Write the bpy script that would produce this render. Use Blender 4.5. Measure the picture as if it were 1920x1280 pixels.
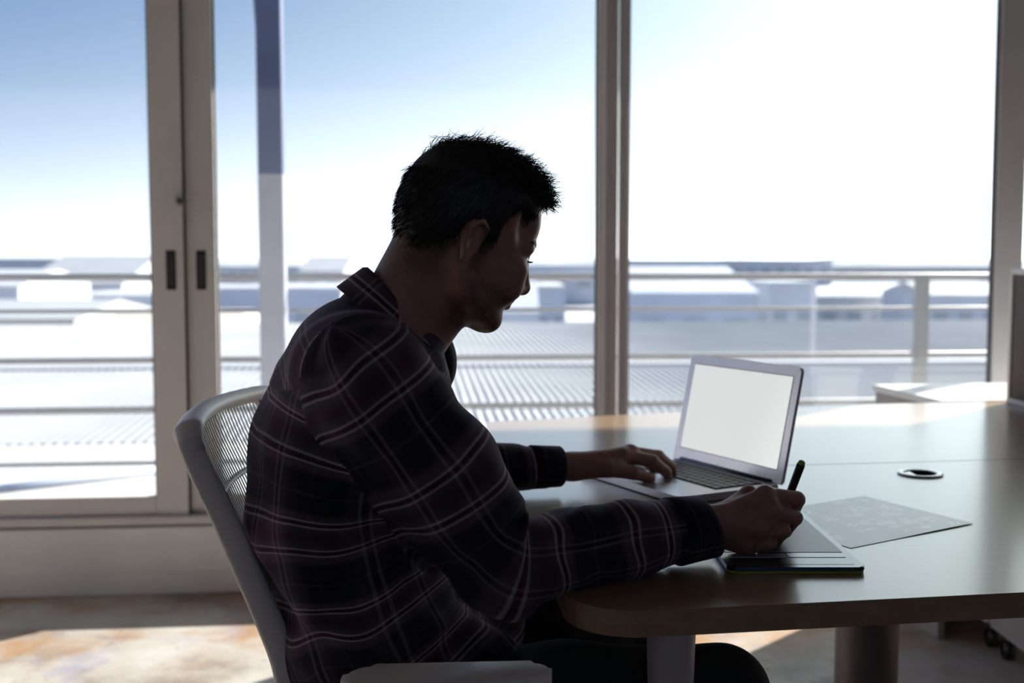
import bpy, bmesh, math, random
import numpy as np
from mathutils import Matrix, Vector

for _o in list(bpy.data.objects):
    bpy.data.objects.remove(_o, do_unlink=True)
SC = bpy.context.scene
COL = SC.collection
rng = np.random.default_rng(7)
random.seed(7)

# ------------------------------------------------------------------ camera, sky, sun, exposure
FPX, EYE, PITCH = 2117.0, 1.16, math.radians(4.05)
cam_data = bpy.data.cameras.new('camera')
cam_data.sensor_width = 36.0
cam_data.lens = FPX / 1920.0 * 36.0
cam_data.clip_start = 0.05
cam_data.clip_end = 3000.0
cam_data.dof.use_dof = True
cam_data.dof.focus_distance = 1.52
cam_data.dof.aperture_fstop = 4.0
cam = bpy.data.objects.new('camera', cam_data)
cam.location = (0, 0, EYE)
cam.rotation_euler = (math.pi / 2 - PITCH, 0, 0)
COL.objects.link(cam)
SC.camera = cam

SUN_AZ, SUN_EL = math.radians(44), math.radians(28)      # azimuth to the right of the view, elevation
HAZE_DEG, SKY_HORIZON, SKY_BLUE, SKY_GLOW = 5.5, (.98, 1.05, 1.08), (.017, .145, .41), (6.4, 6.6, 5.1)
world = bpy.data.worlds.new('sky')
SC.world = world
world.use_nodes = True
wn = world.node_tree.nodes
wn.clear()
w_out = wn.new('ShaderNodeOutputWorld')
w_bg = wn.new('ShaderNodeBackground')
WL = world.node_tree.links
def _wm(op, a, b=None, c=None):
    x = wn.new('ShaderNodeMath'); x.operation = op
    for k, q in enumerate((a, b, c)):
        if q is None: continue
        if isinstance(q, (int, float)): x.inputs[k].default_value = q
        else: WL.new(q, x.inputs[k])
    return x.outputs[0]
def _wv(op, a, b):
    x = wn.new('ShaderNodeVectorMath'); x.operation = op
    for k, q in enumerate((a, b)):
        if isinstance(q, tuple): x.inputs[k].default_value = q
        else: WL.new(q, x.inputs[k])
    return x
# clear hazy sky: blue overhead, white towards the horizon, brighter all round the sun
w_tc = wn.new('ShaderNodeTexCoord')
w_dir = _wv('NORMALIZE', w_tc.outputs['Generated'], (0, 0, 0)).outputs[0]
w_sep = wn.new('ShaderNodeSeparateXYZ'); WL.new(w_dir, w_sep.inputs[0])
w_el = _wm('MAXIMUM', _wm('MULTIPLY', _wm('ARCSINE', w_sep.outputs[2]), 180 / math.pi), 0.0)
w_hz = _wm('EXPONENT', _wm('DIVIDE', w_el, -HAZE_DEG))
w_sun = _wv('DOT_PRODUCT', w_dir, (math.sin(SUN_AZ) * math.cos(SUN_EL), math.cos(SUN_AZ) * math.cos(SUN_EL), math.sin(SUN_EL))).outputs['Value']
w_gam = _wm('MULTIPLY', _wm('ARCCOSINE', _wm('MINIMUM', w_sun, 0.99999)), 180 / math.pi)
w_glow = _wm('EXPONENT', _wm('DIVIDE', w_gam, -14.0))
def _scaled(col, f):
    x = wn.new('ShaderNodeVectorMath'); x.operation = 'SCALE'; x.inputs[0].default_value = col
    WL.new(f, x.inputs['Scale']); return x.outputs[0]
w_fwd = _wm('MULTIPLY', w_hz, _wm('MULTIPLY_ADD', _wm('EXPONENT', _wm('MULTIPLY', _wm('POWER', _wm('DIVIDE', w_gam, 45.0), 2.0), -1.0)), 4.0, 1.0))
w_sum = _wv('ADD', _wv('ADD', _scaled(SKY_HORIZON, w_fwd), _scaled(SKY_BLUE, _wm('SUBTRACT', 1.0, w_hz))).outputs[0], _scaled(SKY_GLOW, w_glow)).outputs[0]
w_bg.inputs['Strength'].default_value = 1.0
WL.new(w_sum, w_bg.inputs['Color'])
WL.new(w_bg.outputs[0], w_out.inputs['Surface'])

sun_data = bpy.data.lights.new('sun', 'SUN')
sun_data.energy = 13.0
sun_data.angle = math.radians(0.8)
sun_data.color = (1.0, 0.93, 0.84)
sun = bpy.data.objects.new('sun', sun_data)
_sd = Vector((math.sin(SUN_AZ) * math.cos(SUN_EL), math.cos(SUN_AZ) * math.cos(SUN_EL), math.sin(SUN_EL)))
sun.rotation_euler = _sd.to_track_quat('Z', 'Y').to_euler()
sun.location = (6, 8, 9)
COL.objects.link(sun)

SC.view_settings.view_transform = 'Standard'
SC.view_settings.look = 'None'
SC.view_settings.gamma = 1.0
SC.view_settings.use_curve_mapping = False
SC.view_settings.exposure = 0.28

# ------------------------------------------------------------------ measuring: a pixel of the 1920x1280 frame and a depth or height give a point
_c, _s = math.cos(PITCH), math.sin(PITCH)
def _ray(u, v):
    x = (u - 960) / FPX
    y = -(v - 640) / FPX
    return np.array([x, _c + y * _s, -_s + y * _c])
def onz(u, v, z):
    r = _ray(u, v)
    return np.array([0, 0, EYE]) + r * ((z - EYE) / r[2])
def aty(u, v, Y):
    r = _ray(u, v)
    return np.array([0, 0, EYE]) + r * (Y / r[1])

YAW = math.radians(5.3)                                    # the room against the camera
def RM(a, b, z):
    return (a * math.cos(YAW) - b * math.sin(YAW), a * math.sin(YAW) + b * math.cos(YAW), z)
WB = 3.985                                                 # inner face of the window wall, room coordinates
def room_a(u, b=WB):                                       # room coordinate a of pixel column u at depth b (near eye level)
    t = (u - 960) / FPX
    return b * (t * math.cos(YAW) + math.sin(YAW)) / (math.cos(YAW) - t * math.sin(YAW))

# ------------------------------------------------------------------ helpers
def link(name, me, mat=None, parent=None, smooth=False, origin=True):
    o = bpy.data.objects.new(name, me)
    if mat is not None and not me.materials:
        me.materials.append(mat)
    if origin and len(me.vertices):
        co = np.empty(len(me.vertices) * 3, np.float32)
        me.vertices.foreach_get('co', co)
        co = co.reshape(-1, 3)
        lo, hi = co.min(0), co.max(0)
        c = np.array([(lo[0] + hi[0]) / 2, (lo[1] + hi[1]) / 2, lo[2]])
        me.vertices.foreach_set('co', (co - c).astype(np.float32).ravel())
        o.location = [float(x) for x in c]
        me.update()
    if smooth:
        me.polygons.foreach_set('use_smooth', np.ones(len(me.polygons), bool))
    COL.objects.link(o)
    put(o, parent)
    return o

WMX = {}
def put(o, parent):
    if parent is not None:
        o.parent = parent
        o.matrix_parent_inverse = WMX[parent.name].inverted()
    WMX[o.name] = Matrix.LocRotScale(o.location, o.rotation_euler, o.scale)
    return o

def mesh(name, verts, faces, mat=None, parent=None, smooth=False):
    me = bpy.data.meshes.new(name)
    me.from_pydata([tuple(map(float, v)) for v in verts], [], [tuple(map(int, f)) for f in faces])
    me.update()
    return link(name, me, mat, parent, smooth)

def bm_link(name, bm, mat, parent=None, smooth=False):
    me = bpy.data.meshes.new(name)
    bmesh.ops.recalc_face_normals(bm, faces=bm.faces[:])
    bm.to_mesh(me)
    bm.free()
    return link(name, me, mat, parent, smooth)

def empty(name, loc):
    o = bpy.data.objects.new(name, None)
    o.location = [float(x) for x in loc]
    o.empty_display_size = 0.1
    COL.objects.link(o)
    WMX[o.name] = Matrix.Translation(o.location)
    return o

def tag(o, label=None, cat=None, group=None, kind=None):
    if label: o['label'] = label
    if cat: o['category'] = cat
    if group: o['group'] = group
    if kind: o['kind'] = kind
    return o

def poly_round(pts, radii, n=6):
    """round the corners of a 2D polygon"""
    out = []
    N = len(pts)
    for i in range(N):
        p = np.array(pts[i], float)
        r = radii[i] if hasattr(radii, '__len__') else radii
        if r <= 0:
            out.append(tuple(p)); continue
        a = np.array(pts[i - 1], float) - p
        b = np.array(pts[(i + 1) % N], float) - p
        a /= np.linalg.norm(a); b /= np.linalg.norm(b)
        ang = math.acos(max(-1, min(1, float(a @ b))))
        d = r / math.tan(ang / 2)
        p0, p1 = p + a * d, p + b * d
        cen = p + (a + b) / np.linalg.norm(a + b) * (r / math.sin(ang / 2))
        t0 = math.atan2(*(p0 - cen)[::-1]); t1 = math.atan2(*(p1 - cen)[::-1])
        dt = (t1 - t0 + math.pi) % (2 * math.pi) - math.pi
        for k in range(n + 1):
            t = t0 + dt * k / n
            out.append((cen[0] + r * math.cos(t), cen[1] + r * math.sin(t)))
    return out

def prism(name, pts, z0, z1, mat, parent=None, bevel=0.0, tf=None, seg=2, smooth=False):
    """extrude a 2D outline from z0 to z1; tf maps (x, y, z) to the world"""
    bm = bmesh.new()
    f = tf or (lambda x, y, z: (x, y, z))
    lo = [bm.verts.new((p[0], p[1], z0)) for p in pts]
    hi = [bm.verts.new((p[0], p[1], z1)) for p in pts]
    n = len(pts)
    bm.faces.new(lo[::-1]); bm.faces.new(hi)
    for i in range(n):
        bm.faces.new((lo[i], lo[(i + 1) % n], hi[(i + 1) % n], hi[i]))
    if bevel > 0:
        ed = [e for e in bm.edges if abs(e.verts[0].co.z - e.verts[1].co.z) < 1e-9 or n <= 4]
        bmesh.ops.bevel(bm, geom=ed, offset=bevel, segments=seg, affect='EDGES', profile=0.5)
    for v in bm.verts:
        v.co = f(*v.co)
    return bm_link(name, bm, mat, parent, smooth)

def rbox(name, lo, hi, mat, parent=None, bevel=0.003, tf=RM):
    """bevelled box between two corners in room coordinates"""
    pts = [(lo[0], lo[1]), (hi[0], lo[1]), (hi[0], hi[1]), (lo[0], hi[1])]
    return prism(name, pts, lo[2], hi[2], mat, parent, bevel, tf)

def wbox(name, lo, hi, mat, parent=None, bevel=0.003):
    return rbox(name, lo, hi, mat, parent, bevel, tf=lambda x, y, z: (x, y, z))

def frame_tf(o, ex, ey, ez):
    o, ex, ey, ez = (np.array(q, float) for q in (o, ex, ey, ez))
    return lambda x, y, z: tuple(o + ex * x + ey * y + ez * z)

def tube_data(pts, rad, seg=10, flat=None, closed=False):
    """rings along a path; rad scalar or list of r or (r1, r2); flat = fixed side vector for r1"""
    pts = [np.array(p, float) for p in pts]
    n = len(pts)
    V, Fc = [], []
    prev = None
    for i, p in enumerate(pts):
        if closed:
            t = pts[(i + 1) % n] - pts[i - 1]
        else:
            t = pts[min(i + 1, n - 1)] - pts[max(i - 1, 0)]
        t = t / (np.linalg.norm(t) + 1e-12)
        ref = np.array(flat, float) if flat is not None else (prev if prev is not None else (np.array([0, 0, 1.0]) if abs(t[2]) < .9 else np.array([1.0, 0, 0])))
        u = ref - t * (ref @ t)
        u /= np.linalg.norm(u) + 1e-12
        w = np.cross(t, u)
        prev = u
        r = rad[i] if isinstance(rad, (list, np.ndarray)) else rad
        r1, r2 = (r if hasattr(r, '__len__') else (r, r))
        for k in range(seg):
            a = 2 * math.pi * k / seg
            V.append(p + u * (r1 * math.cos(a)) + w * (r2 * math.sin(a)))
    for i in range(n if closed else n - 1):
        j = (i + 1) % n
        for k in range(seg):
            l = (k + 1) % seg
            Fc.append((i * seg + k, i * seg + l, j * seg + l, j * seg + k))
    if not closed:
        Fc.append(tuple(range(seg))[::-1])
        Fc.append(tuple((n - 1) * seg + k for k in range(seg)))
    return V, Fc

def tube(name, pts, rad, mat, parent=None, seg=10, flat=None, closed=False):
    V, Fc = tube_data(pts, rad, seg, flat, closed)
    return mesh(name, V, Fc, mat, parent, True)

def smooth_path(pts, n=8):
    """Catmull-Rom through the points"""
    P = [np.array(p, float) for p in pts]
    P = [2 * P[0] - P[1]] + P + [2 * P[-1] - P[-2]]
    out = []
    for i in range(1, len(P) - 2):
        for k in range(n):
            t = k / n
            out.append(0.5 * ((2 * P[i]) + (P[i + 1] - P[i - 1]) * t + (2 * P[i - 1] - 5 * P[i] + 4 * P[i + 1] - P[i + 2]) * t * t + (3 * P[i] - P[i - 1] - 3 * P[i + 1] + P[i + 2]) * t ** 3))
    out.append(P[-2])
    return out

# ------------------------------------------------------------------ materials
MAT = {}
class NT:
    def __init__(s, name):
        s.m = bpy.data.materials.new(name)
        s.m.use_nodes = True
        s.n = s.m.node_tree.nodes
        s.l = s.m.node_tree.links
        s.p = s.n['Principled BSDF']
        s.out = s.n['Material Output']
    def add(s, t, **kw):
        x = s.n.new('ShaderNode' + t)
        for k, v in kw.items():
            if k in x.inputs: x.inputs[k].default_value = v
            else: setattr(x, k, v)
        return x
    def link(s, a, b): s.l.new(a, b)
    def math(s, op, a, b=None, c=None):
        x = s.n.new('ShaderNodeMath'); x.operation = op
        for i, q in enumerate((a, b, c)):
            if q is None: continue
            if isinstance(q, (int, float)): x.inputs[i].default_value = q
            else: s.l.new(q, x.inputs[i])
        return x.outputs[0]
    def ramp(s, fac, stops, interp='LINEAR'):
        x = s.n.new('ShaderNodeValToRGB')
        cr = x.color_ramp
        cr.interpolation = interp
        while len(cr.elements) > 1: cr.elements.remove(cr.elements[-1])
        for i, (p, c) in enumerate(stops):
            e = cr.elements[0] if i == 0 else cr.elements.new(p)
            e.position = p
            e.color = (*c, 1) if len(c) == 3 else c
        if fac is not None: s.l.new(fac, x.inputs[0])
        return x.outputs[0]
    def mix(s, fac, a, b, blend='MIX'):
        x = s.n.new('ShaderNodeMix'); x.data_type = 'RGBA'; x.blend_type = blend
        for i, q in ((0, fac), (6, a), (7, b)):
            if isinstance(q, (int, float)): x.inputs[i].default_value = q
            elif isinstance(q, tuple): x.inputs[i].default_value = (*q, 1)
            else: s.l.new(q, x.inputs[i])
        return x.outputs[2]
    def bump(s, h, strength=.2, dist=.002):
        b = s.add('Bump', Strength=strength, Distance=dist)
        s.l.new(h, b.inputs['Height'])
        s.l.new(b.outputs[0], s.p.inputs['Normal'])
        return b

def plain(name, col, rough=.5, metal=0., spec=.5, var=.06, scale=14., coat=0., bump=0.):
    t = NT(name)
    t.p.inputs['Roughness'].default_value = rough
    t.p.inputs['Metallic'].default_value = metal
    t.p.inputs['Specular IOR Level'].default_value = spec
    if coat:
        t.p.inputs['Coat Weight'].default_value = coat
        t.p.inputs['Coat Roughness'].default_value = .12
    tc = t.add('TexCoord')
    nz = t.add('TexNoise', Scale=scale, Detail=4.0)
    t.link(tc.outputs['Object'], nz.inputs['Vector'])
    lo = tuple(max(0, c * (1 - var)) for c in col); hi = tuple(min(1, c * (1 + var)) for c in col)
    t.link(t.ramp(nz.outputs[0], [(.3, lo), (.7, hi)]), t.p.inputs['Base Color'])
    if bump: t.bump(nz.outputs[0], bump, .002)
    MAT[name] = t.m
    return t.m

def emit(name, col, strength, rough=.2):
    t = NT(name)
    t.p.inputs['Base Color'].default_value = (.02, .02, .02, 1)
    t.p.inputs['Roughness'].default_value = rough
    t.p.inputs['Emission Color'].default_value = (*col, 1)
    t.p.inputs['Emission Strength'].default_value = strength
    MAT[name] = t.m
    return t.m

plain('frame_white', (.72, .70, .69), .42, var=.05, scale=6)
plain('plinth_white', (.90, .90, .88), .5, var=.06, scale=5)
plain('frame_lilac', (.52, .50, .52), .45, var=.05, scale=6)
plain('gasket', (.05, .045, .05), .6)
plain('black_plastic', (.012, .012, .014), .35)
plain('lock_metal', (.25, .24, .24), .3, metal=1)
plain('wall_paint', (.62, .59, .63), .8, bump=.05)
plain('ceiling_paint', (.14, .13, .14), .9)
plain('chair_grey', (.84, .77, .73), .42, var=.04)
plain('chair_slat', (.55, .52, .49), .45, var=.04)
plain('chair_seat', (.05, .05, .06), .9, bump=.2, scale=200)
plain('aluminium', (.62, .62, .66), .33, metal=.85, var=.02, scale=40)
plain('aluminium_edge', (.10, .10, .12), .3, metal=.6)
plain('key_black', (.012, .012, .014), .38)
plain('trackpad', (.50, .50, .54), .3, metal=.8, var=.02)
plain('leg_white', (.52, .48, .50), .4)
plain('column_brown', (.10, .075, .075), .5)
plain('divider_fabric', (.13, .11, .11), .9, scale=300, bump=.2)
plain('divider_frame', (.62, .58, .60), .4)
plain('white_laminate', (.78, .78, .77), .3, var=.03)
plain('pedestal_grey', (.36, .33, .33), .5)
plain('rim_silver', (.70, .72, .73), .25, metal=.6)
plain('tablet_black', (.012, .012, .014), .22, coat=.4)
plain('tablet_lime', (.35, .42, .02), .4)
plain('tablet_sheet', (.10, .11, .14), .33, var=.1, scale=60)
plain('tablet_key', (.42, .42, .45), .22, metal=.3)
plain('pen_black', (.012, .011, .012), .4)
plain('pen_lime', (.30, .36, .03), .4)
plain('gold', (.8, .6, .3), .25, metal=1)
plain('shoe_leather', (.02, .016, .014), .45)
plain('shoe_sole', (.25, .23, .2), .7)
plain('eye_white', (.55, .50, .48), .15)
plain('button_white', (.55, .53, .53), .35)
plain('rail_steel', (.26, .26, .28), .5)
plain('column_blue', (.050, .075, .18), .5, var=.1, scale=3)
plain('column_veiled', (.30, .31, .38), .5, var=.1, scale=3)  # column blue paled by a painted glare veil
plain('deck_white', (.50, .50, .50), .8, var=.06, scale=2)
plain('ground_grey', (.50, .51, .54), .9, var=.2, scale=.08)
plain('house_white', (.52, .52, .53), .8, var=.05, scale=.4)
plain('house_blue', (.42, .46, .55), .8, var=.1, scale=.3)  # paled: outdoor haze is mixed into this wall colour
plain('house_grey', (.47, .49, .54), .8, var=.1, scale=.3)  # outdoor haze mixed into the grey as well
plain('house_tan', (.52, .46, .40), .8, var=.1, scale=.3)
plain('roof_pale', (.42, .43, .45), .6, var=.06, scale=.3)
plain('glass_dark', (.28, .31, .36), .3)  # lightened, with the haze of distance put into the colour
plain('hole_black', (.006, .006, .006), 1., spec=0.)
plain('car_white', (.75, .75, .76), .25, coat=.5)
plain('car_dark', (.06, .07, .09), .25, coat=.5)
plain('tyre', (.02, .02, .02), .8)
plain('hill', (.50, .53, .56), .95, var=.2, scale=.02)

def m_glass():
    t = NT('window_glass')
    t.n.remove(t.p)
    tr = t.add('BsdfTransparent'); tr.inputs[0].default_value = (.95, .97, .98, 1)
    gl = t.add('BsdfGlossy', Roughness=.02); gl.inputs[0].default_value = (.9, .9, .9, 1)
    di = t.add('BsdfTranslucent'); di.inputs[0].default_value = (.85, .85, .88, 1)
    lw = t.add('LayerWeight', Blend=.5)
    fr = t.math('MULTIPLY_ADD', t.math('POWER', lw.outputs['Facing'], 5.0), .90, .035)
    m1 = t.add('MixShader'); t.link(fr, m1.inputs[0]); t.link(tr.outputs[0], m1.inputs[1]); t.link(gl.outputs[0], m1.inputs[2])
    # thin film of dust on the pane
    tc = t.add('TexCoord'); nz = t.add('TexNoise', Scale=1.7, Detail=6.0, Roughness=.65)
    t.link(tc.outputs['Object'], nz.inputs['Vector'])
    dust = t.math('MULTIPLY_ADD', nz.outputs[0], .009, .003)
    m2 = t.add('MixShader'); t.link(dust, m2.inputs[0]); t.link(m1.outputs[0], m2.inputs[1]); t.link(di.outputs[0], m2.inputs[2])
    t.link(m2.outputs[0], t.out.inputs['Surface'])
    MAT['glass'] = t.m
m_glass()

def m_floor():
    t = NT('worn_concrete')
    tc = t.add('TexCoord')
    def nz(scale, detail=6, rough=.6, off=0):
        mp = t.add('Mapping'); mp.inputs['Location'].default_value = (off, off * .7, 0)
        t.link(tc.outputs['Object'], mp.inputs[0])
        x = t.add('TexNoise', Scale=scale, Detail=float(detail), Roughness=rough)
        t.link(mp.outputs[0], x.inputs['Vector']); return x.outputs[0]
    base = t.ramp(nz(3.2), [(.32, (.20, .165, .14)), (.48, (.42, .38, .34)), (.68, (.52, .50, .48))])
    rust = t.ramp(nz(1.9, off=3.3), [(.50, (0, 0, 0)), (.64, (1, 1, 1))])
    c = t.mix(rust, base, (.36, .20, .09))
    blue = t.ramp(nz(1.4, 5, .7, 8.1), [(.58, (0, 0, 0)), (.70, (.8, .8, .8))])
    c = t.mix(blue, c, (.22, .22, .38))
    sp = t.ramp(nz(38, 2, .5, 2.2), [(.66, (0, 0, 0)), (.72, (.5, .5, .5))])
    c = t.mix(sp, c, (.12, .10, .09))
    t.link(c, t.p.inputs['Base Color'])
    t.link(t.ramp(nz(5, off=5.), [(.3, (.28, .28, .28)), (.7, (.5, .5, .5))]), t.p.inputs['Roughness'])
    t.bump(nz(20, 6), .08, .003)
    MAT['floor'] = t.m
m_floor()

def m_wood():
    t = NT('oak_laminate')
    tc = t.add('TexCoord')
    mp = t.add('Mapping'); mp.inputs['Scale'].default_value = (1.6, 70, 70); mp.inputs['Rotation'].default_value = (0, 0, -.15)
    t.link(tc.outputs['Object'], mp.inputs[0])
    n1 = t.add('TexNoise', Scale=1.6, Detail=8.0, Roughness=.62, Distortion=.4)
    t.link(mp.outputs[0], n1.inputs['Vector'])
    t.link(t.ramp(n1.outputs[0], [(.25, (.275, .168, .088)), (.5, (.30, .187, .098)), (.75, (.325, .206, .110))]), t.p.inputs['Base Color'])
    n2 = t.add('TexNoise', Scale=9.0, Detail=5.0)
    t.link(tc.outputs['Object'], n2.inputs['Vector'])
    t.link(t.ramp(n2.outputs[0], [(.3, (.275, .275, .275)), (.7, (.285, .285, .285))]), t.p.inputs['Roughness'])
    t.p.inputs['Specular IOR Level'].default_value = .9
    t.p.inputs['Coat Weight'].default_value = .6
    t.p.inputs['Coat Roughness'].default_value = .16
    MAT['wood'] = t.m
m_wood()

def m_corrugated():
    t = NT('corrugated_sheet')
    tc = t.add('TexCoord')
    n1 = t.add('TexNoise', Scale=.6, Detail=5.0)
    t.link(tc.outputs['Object'], n1.inputs['Vector'])
    t.link(t.ramp(n1.outputs[0], [(.35, (.25, .26, .28)), (.65, (.31, .32, .34))]), t.p.inputs['Base Color'])
    t.p.inputs['Roughness'].default_value = .55
    MAT['corrugated'] = t.m
m_corrugated()

def m_plaid():
    t = NT('plaid_flannel')
    uv = t.add('UVMap', uv_map='UVMap')
    sep = t.add('SeparateXYZ'); t.link(uv.outputs[0], sep.inputs[0])
    PER = .155
    dark, band, maroon, pale, faint = (.0125, .0115, .0190), (.098, .068, .084), (.060, .014, .026), (.36, .31, .34), (.055, .048, .058)
    def stripes(coord, off):
        fr = t.math('FRACT', t.math('ADD', t.math('DIVIDE', coord, PER), off))
        st = [(.0, dark), (.06, band), (.115, band), (.122, pale), (.136, pale), (.143, maroon), (.178, maroon), (.185, pale), (.199, pale), (.206, band),
              (.28, (.058, .032, .046)), (.33, maroon), (.36, (.058, .032, .046)), (.43, band), (.437, pale), (.451, pale), (.458, maroon), (.490, maroon), (.497, pale), (.511, pale), (.518, band), (.56, band), (.60, dark),
              (.775, dark), (.782, faint), (.795, faint), (.802, dark), (1., dark)]
        return t.ramp(fr, st)
    su, sv = stripes(sep.outputs[0], .1), stripes(sep.outputs[1], .37)
    # the twill weave lets the two sets of threads show in turn
    tw = t.math('SINE', t.math('MULTIPLY', t.math('ADD', sep.outputs[0], sep.outputs[1]), 2 * math.pi / .0016))
    fac = t.math('MULTIPLY_ADD', tw, .09, .27)
    c = t.mix(fac, su, sv)
    t.link(c, t.p.inputs['Base Color'])
    t.p.inputs['Roughness'].default_value = .92
    t.p.inputs['Specular IOR Level'].default_value = .2
    t.p.inputs['Sheen Weight'].default_value = .22
    t.p.inputs['Sheen Roughness'].default_value = .45
    t.p.inputs['Sheen Tint'].default_value = (.62, .52, .75, 1)
    n1 = t.add('TexNoise', Scale=420.0, Detail=3.0)
    tc = t.add('TexCoord'); t.link(tc.outputs['Object'], n1.inputs['Vector'])
    t.bump(n1.outputs[0], .25, .0008)
    MAT['plaid'] = t.m
m_plaid()

def m_skin():
    t = NT('skin')
    at = t.add('Attribute', attribute_name='stubble')
    tc = t.add('TexCoord')
    n1 = t.add('TexNoise', Scale=60.0, Detail=5.0); t.link(tc.outputs['Object'], n1.inputs['Vector'])
    base = t.ramp(n1.outputs[0], [(.3, (.33, .160, .120)), (.7, (.40, .205, .160))])
    n2 = t.add('TexNoise', Scale=900.0, Detail=2.0); t.link(tc.outputs['Object'], n2.inputs['Vector'])
    f = t.math('MULTIPLY', at.outputs['Fac'], t.ramp(n2.outputs[0], [(.35, (.55, .55, .55)), (.6, (1, 1, 1))]))
    t.link(t.mix(f, base, (.030, .020, .018)), t.p.inputs['Base Color'])
    t.p.inputs['Roughness'].default_value = .48
    t.p.inputs['Specular IOR Level'].default_value = .45
    t.p.inputs['Subsurface Weight'].default_value = .12
    t.p.inputs['Subsurface Radius'].default_value = (.012, .005, .003)
    t.p.inputs['Subsurface Scale'].default_value = .6
    t.bump(n2.outputs[0], .06, .0006)
    MAT['skin'] = t.m
m_skin()
plain('hair', (.014, .011, .012), .55, var=.3, scale=90)
plain('denim', (.032, .031, .029), .9, var=.2, scale=250, bump=.2)
plain('placket', (.010, .009, .014), .9, var=.2, scale=250, bump=.2)

def m_paper():
    t = NT('printed_paper')
    tc = t.add('TexCoord')
    uvm = t.add('UVMap', uv_map='UVMap')
    vo = t.add('TexVoronoi', Scale=1.0, Randomness=.55); vo.feature = 'F1'; vo.distance = 'MINKOWSKI'; vo.inputs['Exponent'].default_value = 3.2
    mp = t.add('Mapping'); mp.inputs['Scale'].default_value = (6.2, 7.5, 1)
    wob = t.add('TexNoise', Scale=9.0, Detail=1.0)
    t.link(uvm.outputs[0], wob.inputs['Vector'])
    add = t.mix(.16, uvm.outputs[0], wob.outputs['Color'])
    t.link(add, mp.inputs[0]); t.link(mp.outputs[0], vo.inputs['Vector'])
    ring = t.ramp(vo.outputs['Distance'], [(.0, (0, 0, 0)), (.13, (0, 0, 0)), (.17, (1, 1, 1)), (.33, (1, 1, 1)), (.38, (0, 0, 0))])
    n2 = t.add('TexNoise', Scale=16.0, Detail=1.0); t.link(uvm.outputs[0], n2.inputs['Vector'])
    cut = t.ramp(n2.outputs[0], [(.38, (0, 0, 0)), (.42, (1, 1, 1))])
    sx = t.add('SeparateXYZ'); t.link(uvm.outputs[0], sx.inputs[0])
    def inside(o, lo, hi):
        return t.math('MULTIPLY', t.math('GREATER_THAN', o, lo), t.math('LESS_THAN', o, hi))
    box = t.math('MULTIPLY', inside(sx.outputs[0], .02, .93), inside(sx.outputs[1], .04, .96))
    f = t.math('MULTIPLY', t.math('MULTIPLY', ring, cut), box)
    t.link(t.mix(f, (.33, .36, .40), (.85, .86, .89)), t.p.inputs['Base Color'])
    t.p.inputs['Roughness'].default_value = .30
    t.p.inputs['Coat Weight'].default_value = .2
    MAT['paper'] = t.m
m_paper()
# ================================================================== the room
AL, AR, BB, ZC = -3.6, 4.4, -2.6, 2.75                   # left wall, right wall, wall behind the camera, ceiling
tag(rbox('floor', (AL - .1, BB - .1, -.08), (AR + .1, WB + .14, 0), MAT['floor'], bevel=0), 'worn concrete floor with rust and blue stains', kind='structure')
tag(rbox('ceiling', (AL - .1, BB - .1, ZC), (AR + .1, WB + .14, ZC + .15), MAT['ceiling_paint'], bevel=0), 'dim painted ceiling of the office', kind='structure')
tag(rbox('wall_left', (AL - .1, BB, 0), (AL, WB + .14, ZC), MAT['wall_paint'], bevel=0), 'plain painted side wall out of view', kind='structure')
tag(rbox('wall_right', (AR, BB, 0), (AR + .1, WB + .14, ZC), MAT['wall_paint'], bevel=0), 'plain painted side wall beyond the desks', kind='structure')
wb_ = empty('wall_behind', RM(0, BB, 0)); tag(wb_, 'painted wall behind the viewer with an opening added for fill light', kind='structure')
for lo, hi in (((AL, .0), (AR, 1.45)), ((AL, 2.40), (AR, ZC)), ((AL, 1.45), (-.15, 2.40)), ((1.76, 1.45), (AR, 2.40))):  # gap left for the added fill window
    rbox('wall_panel', (lo[0], BB - .1, lo[1]), (hi[0], BB, hi[1]), MAT['wall_paint'], wb_, 0)
tag(rbox('wall_header', (AL, WB, 2.46), (AR, WB + .14, ZC + .15), MAT['wall_paint'], bevel=0), 'wall strip above the tall windows', kind='structure')

# white plinth under the glazing, three stepped courses
pl = empty('baseboard_window', RM(0, WB, 0))
tag(pl, 'white stepped plinth below the sliding windows', kind='structure')
rbox('plinth_foot', (AL, WB - .012, 0), (AR, WB + .14, .075), MAT['plinth_white'], pl, .004)
rbox('plinth_board', (AL, WB, .075), (AR, WB + .14, .178), MAT['plinth_white'], pl, .003)
rbox('plinth_cap', (AL, WB - .006, .178), (AR, WB + .14, .236), MAT['plinth_white'], pl, .003)
tr = empty('trim_track', RM(0, WB, .236))
tag(tr, 'white sliding track on top of the plinth', kind='structure')
rbox('track_lip', (AL, WB + .012, .236), (AR, WB + .14, .246), MAT['gasket'], tr, .001)
rbox('track_rail', (AL, WB - .018, .246), (AR, WB + .14, .274), MAT['frame_white'], tr, .004)

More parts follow.
